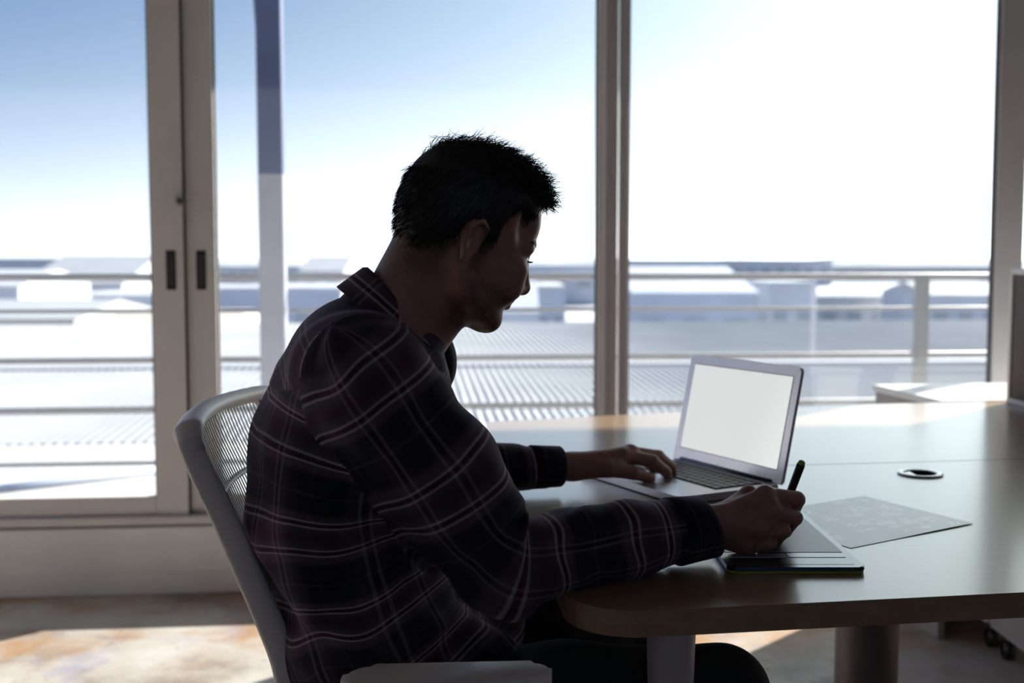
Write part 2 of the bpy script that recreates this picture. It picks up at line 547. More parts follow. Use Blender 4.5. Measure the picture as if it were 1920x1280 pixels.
def window(name, a0, a1, b0, label, handles=(), lock=None, st=(.105, .105), m='frame_white', z0=.274, z1=2.46, rail=.068, frame=True):
    """sash between a0 and a1 whose inner face is at b0"""
    r = empty(name, RM((a0 + a1) / 2, b0, z0))
    tag(r, label, kind='structure')
    d = .04
    M = MAT[m]
    rbox('stile', (a0, b0, z0), (a0 + st[0], b0 + d, z1), M, r, .004)
    rbox('stile', (a1 - st[1], b0, z0), (a1, b0 + d, z1), M, r, .004)
    rbox('bottom_rail', (a0 + st[0], b0 + .002, z0), (a1 - st[1], b0 + d, z0 + rail), M, r, .006)
    rbox('top_rail', (a0 + st[0], b0 + .002, z1 - .07), (a1 - st[1], b0 + d, z1), M, r, .006)
    rbox('pane', (a0 + st[0] - .005, b0 + d * .5 - .003, z0 + rail - .005), (a1 - st[1] + .005, b0 + d * .5 + .003, z1 - .065), MAT['glass'], r, 0)
    g = .006
    rbox('gasket', (a0 + st[0], b0 + .01, z0 + rail), (a0 + st[0] + g, b0 + d - .008, z1 - .07), MAT['gasket'], r, 0)
    rbox('gasket', (a1 - st[1] - g, b0 + .01, z0 + rail), (a1 - st[1], b0 + d - .008, z1 - .07), MAT['gasket'], r, 0)
    for ha in handles:
        h = rbox('handle', (ha - .017, b0 - .003, 1.062), (ha + .017, b0 + .006, 1.198), MAT['black_plastic'], r, .003)
        rbox('handle_recess', (ha - .010, b0 - .005, 1.075), (ha + .010, b0 - .002, 1.185), MAT['gasket'], h, .001)
    if lock is not None:
        l = tube('lock', [RM(lock, b0 + .004, 1.365), RM(lock, b0 - .018, 1.365)], [.013, .011], MAT['lock_metal'], r, 14)
        rbox('lock_lever', (lock - .004, b0 - .028, 1.352), (lock + .030, b0 - .018, 1.372), MAT['lock_metal'], l, .003)
    return r

aA, aB, aC = room_a(286), room_a(346), room_a(402)
aM0, aM1, aR0, aR1 = room_a(1117), room_a(1178), room_a(1868), room_a(1916)
window('window_1', aB - 2.1, aB - .002, WB + .012, 'sliding window at far left with recessed black handle and small lock', (aA + .062,), aA + .094, (.105, aB - aA))
window('window_2', aB + .002, aM1 - .035, WB + .030, 'wide sliding window behind the seated person', (aB + .053,), None, (aC - aB, .072))
window('window_3', aM1 - .030, aR1, WB + .016, 'right window behind the laptop, blown out by daylight', (), None, (.032, aR1 - aR0), 'frame_lilac')
window('window_4', aR1 + .004, aR1 + 1.6, WB + .030, 'window at the far right edge behind the desk divider', (), None, (.01, .10), 'frame_lilac')
tg = empty('trim_2', RM(aB, WB, .274)); tag(tg, 'dark seal between the two sliding window stiles', kind='structure')
rbox('seal', (aB - .0035, WB + .016, .274), (aB + .0035, WB + .060, 2.46), MAT['gasket'], tg, 0)
mp_ = empty('trim_1', RM(aM0, WB, .274))
tag(mp_, 'brownish metal cover strip on the middle window post', kind='structure')
rbox('cover_strip', (aM0 + .030, WB + .004, .274), (aM0 + .048, WB + .040, 2.46), MAT['frame_lilac'], mp_, .003)

w5 = empty('window_fill', RM(.8, BB, .9)); tag(w5, 'unseen window band added behind the viewer for fill light', kind='structure')  # unseen window, added to let in soft fill light
for a in (-.15, 1.7):
    rbox('added_mullion', (a, BB - .08, 1.45), (a + .06, BB - .02, 2.40), MAT['frame_white'], w5, .003)
for a in (-.09,):
    rbox('pane', (a, BB - .053, 1.45), (a + 1.79, BB - .047, 2.40), MAT['glass'], w5, 0)
# ================================================================== outside
tag(rbox('balcony_floor', (-9, WB + .15, -.12), (9, 5.58, -.02), MAT['deck_white'], bevel=0), 'pale concrete balcony floor outside the windows', kind='structure')
tag(rbox('balcony_roof', (-9, WB + .15, 2.95), (9, 5.50, 3.10), MAT['house_grey'], bevel=0), 'concrete canopy above the balcony', kind='structure')
rl = empty('balcony_railing', RM(0, 5.5, 0))
tag(rl, 'steel balcony railing with five horizontal bars outside the windows', 'railing')
for z, r in ((1.085, .018), (.925, .010), (.690, .015), (.452, .018), (.196, .012)):
    tube('bar', [RM(-9, 5.5, z), RM(9, 5.5, z)], r, MAT['rail_steel'], rl, 10)
for u in (-560, 1728, 2900):
    a = room_a(u, 5.5)
    rbox('post', (a - .035, 5.5 - .02, -.02), (a + .035, 5.5 + .02, 1.08), MAT['rail_steel'], rl, .006)
cl = empty('canopy_column', RM(room_a(513, 5.36), 5.36, 0))
tag(cl, 'blue steel column holding up the canopy, glare veil painted on its lower part', 'column')
ca = room_a(513, 5.36)
prism('column_shaft', poly_round([(ca - .058, 5.30), (ca + .058, 5.30), (ca + .058, 5.42), (ca - .058, 5.42)], .012, 3), 1.56, 2.95, MAT['column_blue'], cl, 0, RM)
prism('veiled_base', poly_round([(ca - .059, 5.30), (ca + .059, 5.30), (ca + .059, 5.42), (ca - .059, 5.42)], .012, 3), -.02, 1.56, MAT['column_veiled'], cl, 0, RM)  # paler colour imitates the glare veil of the sunlit glass
bz = [(ca - .055, 2.16), (ca - .064, 2.34), (ca - .19, 2.95), (ca + .05, 2.95), (ca + .05, 2.16)]
prism('bracket', [(x, z) for x, z in bz], 5.31, 5.41, MAT['column_blue'], cl, 0, lambda x, y, z: RM(x, z, y))

# white flat roof just beyond the balcony, then the corrugated roofs
tag(rbox('flat_roof', (-12, 5.75, -.62), (12, 9.85, -.40), MAT['deck_white'], bevel=.01), 'white flat roof slab directly below the balcony', 'roof')
q0, q1 = onz(-60, 926, -.40), onz(330, 878, -.40)  # dark strip drawn where a slanting shadow falls on the roof
tube('shadow_strip', [q0 + (0, 0, .012), q0 * .5 + q1 * .5 + (0, 0, .012), q1 + (0, 0, .012)], (.012, .13), MAT['house_blue'], None, 8, flat=(0, 0, 1))
tag(bpy.data.objects['shadow_strip'], 'flat blue grey strip standing in for a slanting shadow on the white flat roof', 'shadow')
def corrugated(name, b0, b1, z0, z1, a0, a1, label, pitch=.095, amp=.010):
    n = int((a1 - a0) / (pitch / 6))
    A = np.linspace(a0, a1, n + 1)
    H = amp * np.sin(2 * np.pi * A / pitch)
    V, Fc = [], []
    for a, h in zip(A, H):
        V.append(RM(a, b0, z0 + h)); V.append(RM(a, b1, z1 + h))
    for i in range(n):
        Fc.append((2 * i, 2 * i + 2, 2 * i + 3, 2 * i + 1))
    k = len(V)
    for a, h in zip(A, H):
        V.append(RM(a, b0, z0 + h - .05)); V.append(RM(a, b1, z1 + h - .05))
    for i in range(n):
        Fc.append((k + 2 * i, k + 2 * i + 1, k + 2 * i + 3, k + 2 * i + 2))
        Fc.append((2 * i, k + 2 * i, k + 2 * i + 2, 2 * i + 2))
    return tag(mesh(name, V, Fc, MAT['corrugated'], None, False), label, 'roof')
corrugated('corrugated_roof', 9.9, 14.8, -.40, -.22, -9, 9, 'nearest corrugated metal roof beyond the balcony railing')
corrugated('corrugated_roof', 15.0, 24.5, -.42, -.16, -14, 16, 'farther corrugated metal roof behind the first ridge', .11, .011)
tag(rbox('ridge_cap', (-9, 14.75, -.34), (9, 15.05, -.19), MAT['roof_pale'], bevel=.02), 'pale ridge strip between the two corrugated roofs', 'ridge')

tag(mesh('ground', [RM(-1500, 25, -7), RM(1500, 25, -7), RM(1500, 2500, -7), RM(-1500, 2500, -7)], [(0, 1, 2, 3)], MAT['ground_grey']), 'grey harbour yard stretching to the horizon', kind='structure')

def shed(u0, u1, v_eave, v_base, Y, depth, wall, roof, label, gable=0.0, windows=0, name='warehouse', cat='building'):
    """a building whose front stands at distance Y, measured on the frame"""
    p0, p1 = aty(u0, v_base, Y), aty(u1, v_base, Y)
    zt = aty((u0 + u1) / 2, v_eave, Y)[2]
    zb = min(p0[2], -6.9) if Y > 24 else p0[2]
    x0, x1 = p0[0], p1[0]
    r = empty(name, ((x0 + x1) / 2, Y, zb))
    tag(r, label, cat)
    wbox('walls', (x0, Y, zb), (x1, Y + depth, zt), MAT[wall], r, 0)
    ov = .01 * (x1 - x0)
    if gable:
        zg = zt + gable
        bmv = [(x0 - ov, Y - ov, zt), (x1 + ov, Y - ov, zt), (x1 + ov, Y + depth, zt), (x0 - ov, Y + depth, zt), (x0 - ov, Y + depth * .5, zg), (x1 + ov, Y + depth * .5, zg)]
        mesh('roof', bmv, [(0, 1, 5, 4), (2, 3, 4, 5), (0, 4, 3), (1, 2, 5), (0, 3, 2, 1)], MAT[roof], r)
    else:
        wbox('roof', (x0 - ov, Y - ov, zt), (x1 + ov, Y + depth + ov, zt + .03 * abs(zt - zb) + .15), MAT[roof], r, 0)
    for i in range(windows):
        w = (x1 - x0) / windows
        cx = x0 + w * (i + .5)
        wbox('window', (cx - w * .28, Y - .06, zb + (zt - zb) * .45), (cx + w * .28, Y + .02, zb + (zt - zb) * .72), MAT['glass_dark'], r, 0)
    return r

# seen through the left window
shed(-700, 296, 487, 520, 320, 60, 'house_blue', 'house_blue', 'long blue warehouse on the horizon in the left window')
shed(40, 230, 531, 566, 120, 24, 'house_white', 'roof_pale', 'white shed roof in the left window', 3.0, 0)
shed(-260, 36, 536, 592, 70, 12, 'house_grey', 'house_grey', 'dark grey shed cut by the left picture edge', 1.0, 0)
shed(95, 300, 560, 600, 85, 14, 'house_blue', 'house_grey', 'blue grey workshop below the white shed roof', 0, 4)
shed(-120, 140, 598, 626, 40, 9, 'house_tan', 'roof_pale', 'low tan shed with pale roof behind the corrugated roof', .55, 0)
shed(175, 420, 612, 628, 38, 8, 'house_tan', 'house_tan', 'low sandy roofed shed near the window stiles', .45, 0)
# seen through the middle window
shed(405, 660, 500, 520, 420, 60, 'house_white', 'house_grey', 'white building row left of the column on the horizon', 0, 12)
shed(400, 640, 546, 585, 95, 20, 'house_blue', 'house_grey', 'blue grey depot behind the blue column', 0, 5)
shed(560, 645, 508, 530, 260, 30, 'house_white', 'roof_pale', 'small white gabled house above the shoulder', 3.5, 2)
shed(980, 1118, 500, 545, 210, 40, 'house_grey', 'house_grey', 'grey warehouse between the face and the middle post', 0, 3)
shed(1005, 1060, 545, 600, 75, 12, 'house_grey', 'house_white', 'small grey store in front of the nose', 0, 2)
shed(850, 1010, 585, 610, 55, 14, 'house_blue', 'house_blue', 'low blue roof below the chin', 1.4, 0)
# seen through the right window
shed(1175, 1560, 489, 520, 380, 70, 'house_grey', 'house_grey', 'long grey terminal on the horizon in the right window', 0, 14)
shed(1560, 1900, 500, 522, 460, 60, 'house_white', 'roof_pale', 'pale low terminal at the right of the horizon', 0, 9)
shed(1185, 1420, 548, 618, 72, 22, 'house_blue', 'house_blue', 'blue roofed hall left of the laptop screen', 1.6, 3)
shed(1440, 1530, 537, 612, 80, 16, 'house_grey', 'house_grey', 'grey square tower block in the right window', 0, 2)
shed(1530, 1720, 560, 600, 110, 20, 'house_white', 'roof_pale', 'pale warehouse left of the railing post', 0, 4)
shed(1740, 1880, 552, 605, 95, 12, 'house_grey', 'roof_pale', 'grey warehouse right of the railing post', 1.0, 3)
tag(mesh('hill', *(lambda n: ([(-1400 + 2800 * i / n, 1900, -7) for i in range(n + 1)] + [(-1400 + 2800 * i / n, 1950, 1 + 4 * math.sin(i * .7) ** 2 + 4 * math.sin(i * .23 + 1) ** 2) for i in range(n + 1)], [(i, i + 1, n + 2 + i, n + 1 + i) for i in range(n)]))(60), MAT['hill'], None, True), 'low hazy hills along the horizon', kind='structure')

def car(u, v, Y, ang, mat, label):
    p = onz(u, v, -7)
    r = empty('car', p)
    tag(r, label, 'car', 'cars parked in the yard')
    ex = np.array([math.cos(ang), math.sin(ang), 0]); ey = np.array([-math.sin(ang), math.cos(ang), 0]); ez = np.array([0, 0, 1.])
    f = frame_tf(p, ex, ey, ez)
    side = [(-2.1, .35), (2.1, .35), (2.15, .75), (1.2, .9), (.6, 1.42), (-.9, 1.42), (-1.7, .95), (-2.15, .9)]
    prism('body', poly_round(side, .12, 3), -.85, .85, MAT[mat], r, 0, lambda x, y, z: f(x, z, y))
    prism('windscreen', [(.62, 1.38), (1.16, .93), (1.19, .95), (.66, 1.41)], -.72, .72, MAT['glass_dark'], r, 0, lambda x, y, z: f(x, z, y))
    for wx in (-1.35, 1.35):
        for wy in (-.8, .8):
            tube('wheel', [f(wx, wy - .1, .32), f(wx, wy + .1, .32)], .32, MAT['tyre'], r, 12)
car(1345, 596, 70, .5, 'car_white', 'white car glinting left of the laptop')
car(1632, 590, 78, -.3, 'car_dark', 'dark car with bright windscreen above the laptop lid')
car(1700, 606, 66, .2, 'car_white', 'pale car parked beside the railing post')
car(1838, 625, 55, 2.4, 'car_white', 'white car near the right window edge')
# ================================================================== furniture
TZ = .74
def desk(name, outline, radii, label):
    r = empty(name, (sum(p[0] for p in outline) / len(outline), sum(p[1] for p in outline) / len(outline), 0))
    tag(r, label, 'desk')
    prism('desk_top', poly_round(outline, radii, 10), TZ - .033, TZ, MAT['wood'], r, .0035, None, 2)
    return r
near = desk('desk', [(.0745, 1.322), (2.5, 1.70), (2.35, 2.568), (-.006, 2.222)], [.085, .02, .004, .004], 'near oak desk with rounded corner under the laptop and tablet')
far = desk('desk', [(-.008, 2.226), (2.35, 2.572), (2.3, 3.49), (1.495, 3.384), (1.089, 3.318), (.463, 3.14), (-.070, 2.945)], [.004, .004, .01, 0, 0, 0, .035], 'far oak desk joined behind, washed white by the window light')
def table_leg(u, Y, r0, r1, mat, parent, n='leg'):
    x = aty(u, 1200, Y)[0]
    tube(n, [(x, Y, z) for z in (0, .012, .02, .35, TZ - .04, TZ - .0335)], [r1 * 2.2, r1 * 2.1, r1, r1 + (r0 - r1) * .30, r0, r0 * 1.08], MAT[mat], parent, 28)
table_leg(1258, 1.46, .033, .020, 'leg_white', near)
table_leg(1258 + 1250, 1.75, .033, .020, 'leg_white', near)
table_leg(1625, 2.52, .070, .070, 'column_brown', far, 'pedestal_column')
table_leg(2430, 3.25, .033, .020, 'leg_white', far)
table_leg(960, 2.85, .030, .020, 'leg_white', far)

# cable grommet on the near desk
g = onz(1725, 889, TZ)
gr = empty('cable_grommet', g); tag(gr, 'silver cable grommet with half open black slot in the desk', 'grommet')
V, Fc = tube_data([g + np.array([.037 * math.cos(t), .037 * math.sin(t), .002]) for t in np.linspace(0, 2 * math.pi, 40, endpoint=False)], (.0022, .007), 8, None, True)
mesh('rim', V, Fc, MAT['rim_silver'], gr, True)
prism('cap', [(g[0] + .034 * math.cos(t), g[1] + .034 * math.sin(t)) for t in np.linspace(0, 2 * math.pi, 40, endpoint=False)], TZ + .0002, TZ + .0016, MAT['rim_silver'], gr, 0)
prism('slot', poly_round([(g[0] - .012, g[1] - .030), (g[0] + .022, g[1] - .024), (g[0] + .031, g[1]), (g[0] + .022, g[1] + .022), (g[0] - .012, g[1] + .024)], .006, 4), TZ + .0016, TZ + .0024, MAT['hole_black'], gr, 0)

# white cabinet between the far desk and the window
cb = empty('white_cabinet', (1.7, 3.65, 0)); tag(cb, 'white low cabinet behind the far desk under the window', 'cabinet')
cab = [(1.30, 3.39), (2.42, 3.54), (2.37, 3.98), (1.235, 3.85)]
prism('cabinet_top', cab, TZ - .022, TZ, MAT['white_laminate'], cb, .002)
prism('side_panel', [(1.308, 3.40), (1.330, 3.403), (1.267, 3.848), (1.245, 3.845)], 0.0, TZ - .024, MAT['pedestal_grey'], cb, .002)
prism('cabinet_body', [(1.288, 3.75), (2.38, 3.89), (2.368, 3.97), (1.270, 3.843)], 0.0, TZ - .024, MAT['white_laminate'], cb, .002)

# desk divider at the right edge
dv = empty('desk_divider', (1.5, 2.9, TZ)); tag(dv, 'grey fabric desk divider with pale frame at the right edge', 'divider')
d0, d1 = np.array([1.487, 3.345]), np.array([1.478, 2.70])
ed = (d1 - d0) / np.linalg.norm(d1 - d0); en = np.array([-ed[1], ed[0]])
dtf = frame_tf((d0[0], d0[1], TZ), (ed[0], ed[1], 0), (en[0], en[1], 0), (0, 0, 1))
L = float(np.linalg.norm(d1 - d0))
for nm, lo, hi in (('frame_post', (0, -.014, 0), (.018, .014, .40)), ('frame_post', (L - .018, -.014, 0), (L, .014, .40)), ('frame_rail', (.018, -.014, 0), (L - .018, .014, .018)), ('frame_rail', (.018, -.014, .382), (L - .018, .014, .40))):
    rbox(nm, lo, hi, MAT['divider_frame'], dv, .002, dtf)
rbox('panel', (.018, -.009, .018), (L - .018, .009, .382), MAT['divider_fabric'], dv, .001, dtf)

# two mobile pedestals under the far desk
def mobile_pedestal(y0, y1, label):
    r = empty('mobile_pedestal', (1.62, (y0 + y1) / 2, 0)); tag(r, label, 'pedestal', 'rolling pedestals under the desk')
    x0, x1 = 1.40, 1.80
    wbox('body', (x0 + .012, y0, .085), (x1, y1, .58), MAT['divider_frame'], r, .004)
    for z0, z1 in ((.10, .27), (.275, .42), (.425, .57)):
        d = wbox('drawer', (x0, y0 + .022, z0), (x0 + .014, y1 - .022, z1 - .006), MAT['pedestal_grey'], r, .002)
        wbox('drawer_handle', (x0 - .012, (y0 + y1) / 2 - .05, z1 - .035), (x0, (y0 + y1) / 2 + .05, z1 - .025), MAT['lock_metal'], d, .002)
    for x in (x0 + .05, x1 - .05):
        for y in (y0 + .04, y1 - .04):
            c = tube('caster', [(x - .012, y, .028), (x + .012, y, .028)], .028, MAT['black_plastic'], r, 14)
            tube('caster_stem', [(x, y, .05), (x, y, .087)], .008, MAT['lock_metal'], c, 8)
mobile_pedestal(3.30, 3.70, 'grey rolling pedestal farther under the far desk')
mobile_pedestal(2.86, 3.27, 'grey rolling pedestal cut by the right picture edge')

# ------------------------------------------------------------------ office chair
CH = empty('office_chair', (-.14, 1.68, 0))
tag(CH, 'pale grey office chair with slatted backrest under the seated person', 'chair')
YR, YL = 1.47, 1.925                                      # right (near) and left side of the backrest
prof_uv = [(352, 822), (376, 880), (420, 970), (466, 1075), (505, 1165), (533, 1240), (552, 1330), (580, 1420), (640, 1470)]
prof = smooth_path([aty(u, v, YR) for u, v in prof_uv], 6)
prof = [p + np.array([0, 0, 0]) for p in prof]
n_ = len(prof)
rad_side = [(.016 + .003 * math.sin(i / n_ * 3.1), .012) for i in range(n_)]
for Y, nm in ((YR, 'side_rail'), (YL, 'side_rail')):
    P_ = [(p[0], Y, p[2]) for p in prof]
    tube(nm, P_, rad_side, MAT['chair_grey'], CH, 14, flat=(1, 0, .35))
def bow(y):                                               # how far the middle of the back lies behind its sides
    t = (y - YR) / (YL - YR)
    return -.030 * math.sin(math.pi * t)
tp = prof[0]
ys = np.linspace(YR - .004, YL + .004, 25)
top_pts = [(tp[0] + bow(y) - .001 + (.012 if k in (0, 24) else 0), y, tp[2] + (-.008 if k in (0, 24) else .008 + .004 * math.sin(math.pi * k / 24))) for k, y in enumerate(ys)]
top_pts = [(prof[3][0] + .002, YR, prof[3][2]), (prof[1][0] + .001, YR, prof[1][2])] + top_pts[1:-1] + [(prof[1][0] + .001, YL, prof[1][2]), (prof[3][0] + .002, YL, prof[3][2])]
tube('head_rail', top_pts, [(.016, .012), (.0165, .0130)] + [(.021, .013)] * 23 + [(.0165, .0130), (.016, .012)], MAT['chair_grey'], CH, 14, flat=(1, 0, .35))
# slats follow the side profile
N_SL = 34
sl_prof = prof[0:int(n_ * .80)]
slat_meshes = None
x0s, z0s = sl_prof[0][0], sl_prof[0][2]
Vs, Fs = tube_data([(p[0] - x0s, 0, p[2] - z0s) for p in sl_prof], (.0009, .0031), 6, flat=(1, 0, .4))
me = bpy.data.meshes.new('slat'); me.from_pydata([tuple(v) for v in Vs], [], Fs); me.materials.append(MAT['chair_slat'])
me.polygons.foreach_set('use_smooth', np.ones(len(me.polygons), bool))
for k in range(N_SL):
    y = YR + .022 + (YL - YR - .044) * k / (N_SL - 1)
    o = bpy.data.objects.new('slat', me)
    o.location = (x0s + bow(y), y, z0s)
    COL.objects.link(o); put(o, CH)
for fr in (.30, .52, .72, .9):
    p = sl_prof[int(fr * (len(sl_prof) - 1))]
    tube('cross_bar', [(p[0] + bow(y) - .004, y, p[2]) for y in np.linspace(YR, YL, 17)], (.004, .006), MAT['chair_slat'], CH, 8, flat=(0, 0, 1))
prism('seat', poly_round([(-.36, 1.45), (.10, 1.45), (.10, 1.94), (-.36, 1.94)], .07, 6), .435, .485, MAT['chair_seat'], CH, .015)
# armrests
def armrest(yc, dy):
    pts = poly_round([(aty(640, 1250, yc)[0], yc - .045), (aty(1030, 1235, yc)[0], yc - .028), (aty(1040, 1235, yc)[0], yc + .028), (aty(640, 1250, yc)[0], yc + .045)], [.034, .027, .027, .034], 7)
    z = .672
    a = prism('armrest', pts, z - .026, z, MAT['chair_grey'], CH, .010, lambda x, y, zz: (x, y, zz + .045 * (x + .05)), 3, True)
    tube('armrest_post', [(-.10, yc, z - .03), (-.11, yc, .56), (-.13, yc + dy * .5, .47), (-.13, yc + dy, .44)], [(.03, .014)] * 4, MAT['chair_grey'], CH, 12, flat=(1, 0, 0))
armrest(1.315, .13)
armrest(2.075, -.13)
tube('gas_column', [(-.14, 1.69, .10), (-.14, 1.69, .28), (-.14, 1.69, .281), (-.14, 1.69, .435)], [.028, .028, .02, .02], MAT['black_plastic'], CH, 16)
for k in range(5):
    t = 2 * math.pi * k / 5 + .3
    e = np.array([math.cos(t), math.sin(t), 0])
    c0 = np.array([-.14, 1.69, 0])
    tube('base_arm', [c0 + e * .02 + (0, 0, .11), c0 + e * .15 + (0, 0, .105), c0 + e * .29 + (0, 0, .075)], [(.02, .026), (.016, .02), (.012, .016)], MAT['chair_grey'], CH, 10, flat=(0, 0, 1))
    q = c0 + e * .28; w = np.array([-e[1], e[0], 0])
    tube('caster', [q - w * .022 + (0, 0, .029), q + w * .022 + (0, 0, .029)], .029, MAT['black_plastic'], CH, 16)

# ------------------------------------------------------------------ laptop
HL, HR = np.array([.335, 2.323, TZ]), np.array([.490, 2.032, TZ])
hx = (HR - HL); LW = float(np.linalg.norm(hx)); hx /= LW
hy = np.array([hx[1], -hx[0], 0])                          # from the hinge towards the user
if hy[0] > 0: hy = -hy
LAP = empty('laptop', (HL + HR) / 2 + hy * .11)
tag(LAP, 'open silver laptop with glowing white screen on the near desk', 'laptop')
ltf = frame_tf(HL + np.array([0, 0, .002]), hx, hy, (0, 0, 1))
LD = .229
base = prism('base', poly_round([(0, 0), (LW, 0), (LW, LD), (0, LD)], .012, 6), 0, .0125, MAT['aluminium'], LAP, .002, ltf)
prism('keyboard_well', poly_round([(.022, .022), (LW - .022, .022), (LW - .022, .133), (.022, .133)], .004, 3), .0122, .0128, MAT['key_black'], base, 0, ltf)
prism('trackpad', poly_round([(LW / 2 - .053, .143), (LW / 2 + .053, .143), (LW / 2 + .053, .221), (LW / 2 - .053, .221)], .004, 4), .0122, .0129, MAT['trackpad'], LAP, 0, ltf)
rows = [(.0, .009, [1] * 14), (.0125, .0155, [1] * 13 + [1.5]), (.0315, .0155, [1.5] + [1] * 13), (.0505, .0155, [1.75] + [1] * 11 + [1.75]), (.0695, .0155, [2.25] + [1] * 10 + [2.25]), (.0885, .0165, [1, 1, 1, 1.25, 5, 1.25, 1, 1, 1, 1])]
for off, hgt, ws in rows:
    tot = sum(ws); wx = LW - .048; x = .024
    for w in ws:
        ww = wx * w / tot
        k = prism('key', [(x + .0014, .0245 + off), (x + ww - .0014, .0245 + off), (x + ww - .0014, .0245 + off + hgt), (x + .0014, .0245 + off + hgt)], .0128, .0146, MAT['key_black'], LAP, 0, ltf)
        x += ww
al = math.radians(12)
lz = np.array([0, 0, math.cos(al)]) - hy * math.sin(al)
ln = np.cross(hx, lz)
if ln @ hy < 0: ln = -ln                                   # faces the user
LH = .219
lidtf = frame_tf(HL + np.array([0, 0, .014]), hx, lz, ln)
lid = prism('lid', poly_round([(0, 0), (LW, 0), (LW, LH), (0, LH)], [.004, .004, .011, .011], 6), -.0055, 0, MAT['aluminium'], LAP, .0012, lidtf)
prism('lid_gasket', poly_round([(.0006, .003), (LW - .0006, .003), (LW - .0006, LH - .0006), (.0006, LH - .0006)], [.004, .004, .0105, .0105], 6), -.0075, -.0052, MAT['aluminium_edge'], lid, 0, lidtf)
emit('screen_light', (.88, .915, .895), .63, .10)
prism('screen_border', [(.0165, .0245), (LW - .0165, .0245), (LW - .0165, LH - .0185), (.0165, LH - .0185)], 0, .0004, MAT['aluminium_edge'], LAP, 0, lidtf)
prism('screen', [(.018, .026), (LW - .018, .026), (LW - .018, LH - .020), (.018, LH - .020)], .0003, .0008, MAT['screen_light'], LAP, 0, lidtf)
tube('hinge', [ltf(.03, .002, .013), ltf(LW - .03, .002, .013)], .0055, MAT['aluminium_edge'], LAP, 10)

# ------------------------------------------------------------------ drawing tablet, pen, printed sheet
tFL, tFR, tBR = onz(1365, 1076, TZ), onz(1625, 1076, TZ), onz(1516, 967, TZ)
tx = (tFR - tFL); TW = float(np.linalg.norm(tx)); tx /= TW
ty = tBR - tFR; ty -= tx * (ty @ tx); TD = float(np.linalg.norm(ty)); ty /= TD
TAB = empty('drawing_tablet', (tFL + tFR) / 2 + ty * TD / 2)
tag(TAB, 'black drawing tablet with lime green rim under the writing hand', 'tablet')
ttf = frame_tf(tFL, tx, ty, (0, 0, 1))
def trect(m, r=.008, y0=None, y1=None, x0=None, x1=None):
    X0, X1, Y0, Y1 = (m if x0 is None else x0), (TW - m if x1 is None else x1), (m if y0 is None else y0), (TD - m if y1 is None else y1)
    return poly_round([(X0, Y0), (X1, Y0), (X1, Y1), (X0, Y1)], r, 5)
prism('rim', trect(.001, .010), .0005, .0040, MAT['tablet_lime'], TAB, .001, ttf)
prism('body', trect(0, .010), .0038, .0095, MAT['tablet_black'], TAB, .0025, ttf)
prism('drawing_area', trect(.008, .002, y0=.078, x0=.010, x1=TW - .010), .0093, .0100, MAT['tablet_sheet'], TAB, 0, ttf)
for k in range(2):
    prism('express_key', trect(0, .002, y0=.050, y1=.070, x0=.012 + k * (TW - .024) / 2 + .001, x1=.012 + (k + 1) * (TW - .024) / 2 - .001), .0093, .0101, MAT['tablet_key'], TAB, 0, ttf)
prism('key_bar', trect(0, .002, y0=.014, y1=.046, x0=.012, x1=TW - .012), .0093, .0098, MAT['tablet_black'], TAB, 0, ttf)

pB, pR, pF = onz(1620, 930, TZ), onz(1825, 982, TZ), onz(1595, 1028, TZ)
pL = pB + (pF - pR)
bm = bmesh.new()
quad = [pF, pR, pB, pL]
N1, N2 = 16, 10
uvl = bm.loops.layers.uv.new('UVMap')
vv = [[None] * (N2 + 1) for _ in range(N1 + 1)]
for i in range(N1 + 1):
    for j in range(N2 + 1):
        s_, t_ = i / N1, j / N2
        p = pF * (1 - s_) * (1 - t_) + pR * s_ * (1 - t_) + pB * s_ * t_ + pL * (1 - s_) * t_
        lift = .0006 + .0040 * max(0, s_ - .35) * (1 - t_) ** 3 * (1.35 - s_)
        vv[i][j] = bm.verts.new((p[0], p[1], TZ + lift))
for i in range(N1):
    for j in range(N2):
        f = bm.faces.new((vv[i][j], vv[i + 1][j], vv[i + 1][j + 1], vv[i][j + 1]))
        for lp, (a_, b_) in zip(f.loops, ((i, j), (i + 1, j), (i + 1, j + 1), (i, j + 1))):
            lp[uvl].uv = (a_ / N1, b_ / N2)
sh = bm_link('printed_sheet', bm, MAT['paper'], None, False)
md = sh.modifiers.new('thickness', 'SOLIDIFY'); md.thickness = .0004; md.offset = 0
tag(sh, 'grey printed sheet covered in pale round doodles on the desk', 'paper')
# ================================================================== the person
# ------------------------------------------------------------------ distance fields on a grid, turned into one smooth surface
def axis(lo, hi, base, fine=()):
    out = [lo]
    while out[-1] < hi:
        h = base
        for a, b, f in fine:
            if a - .004 <= out[-1] <= b: h = min(h, f)
        out.append(out[-1] + h)
    return np.array(out, np.float32)

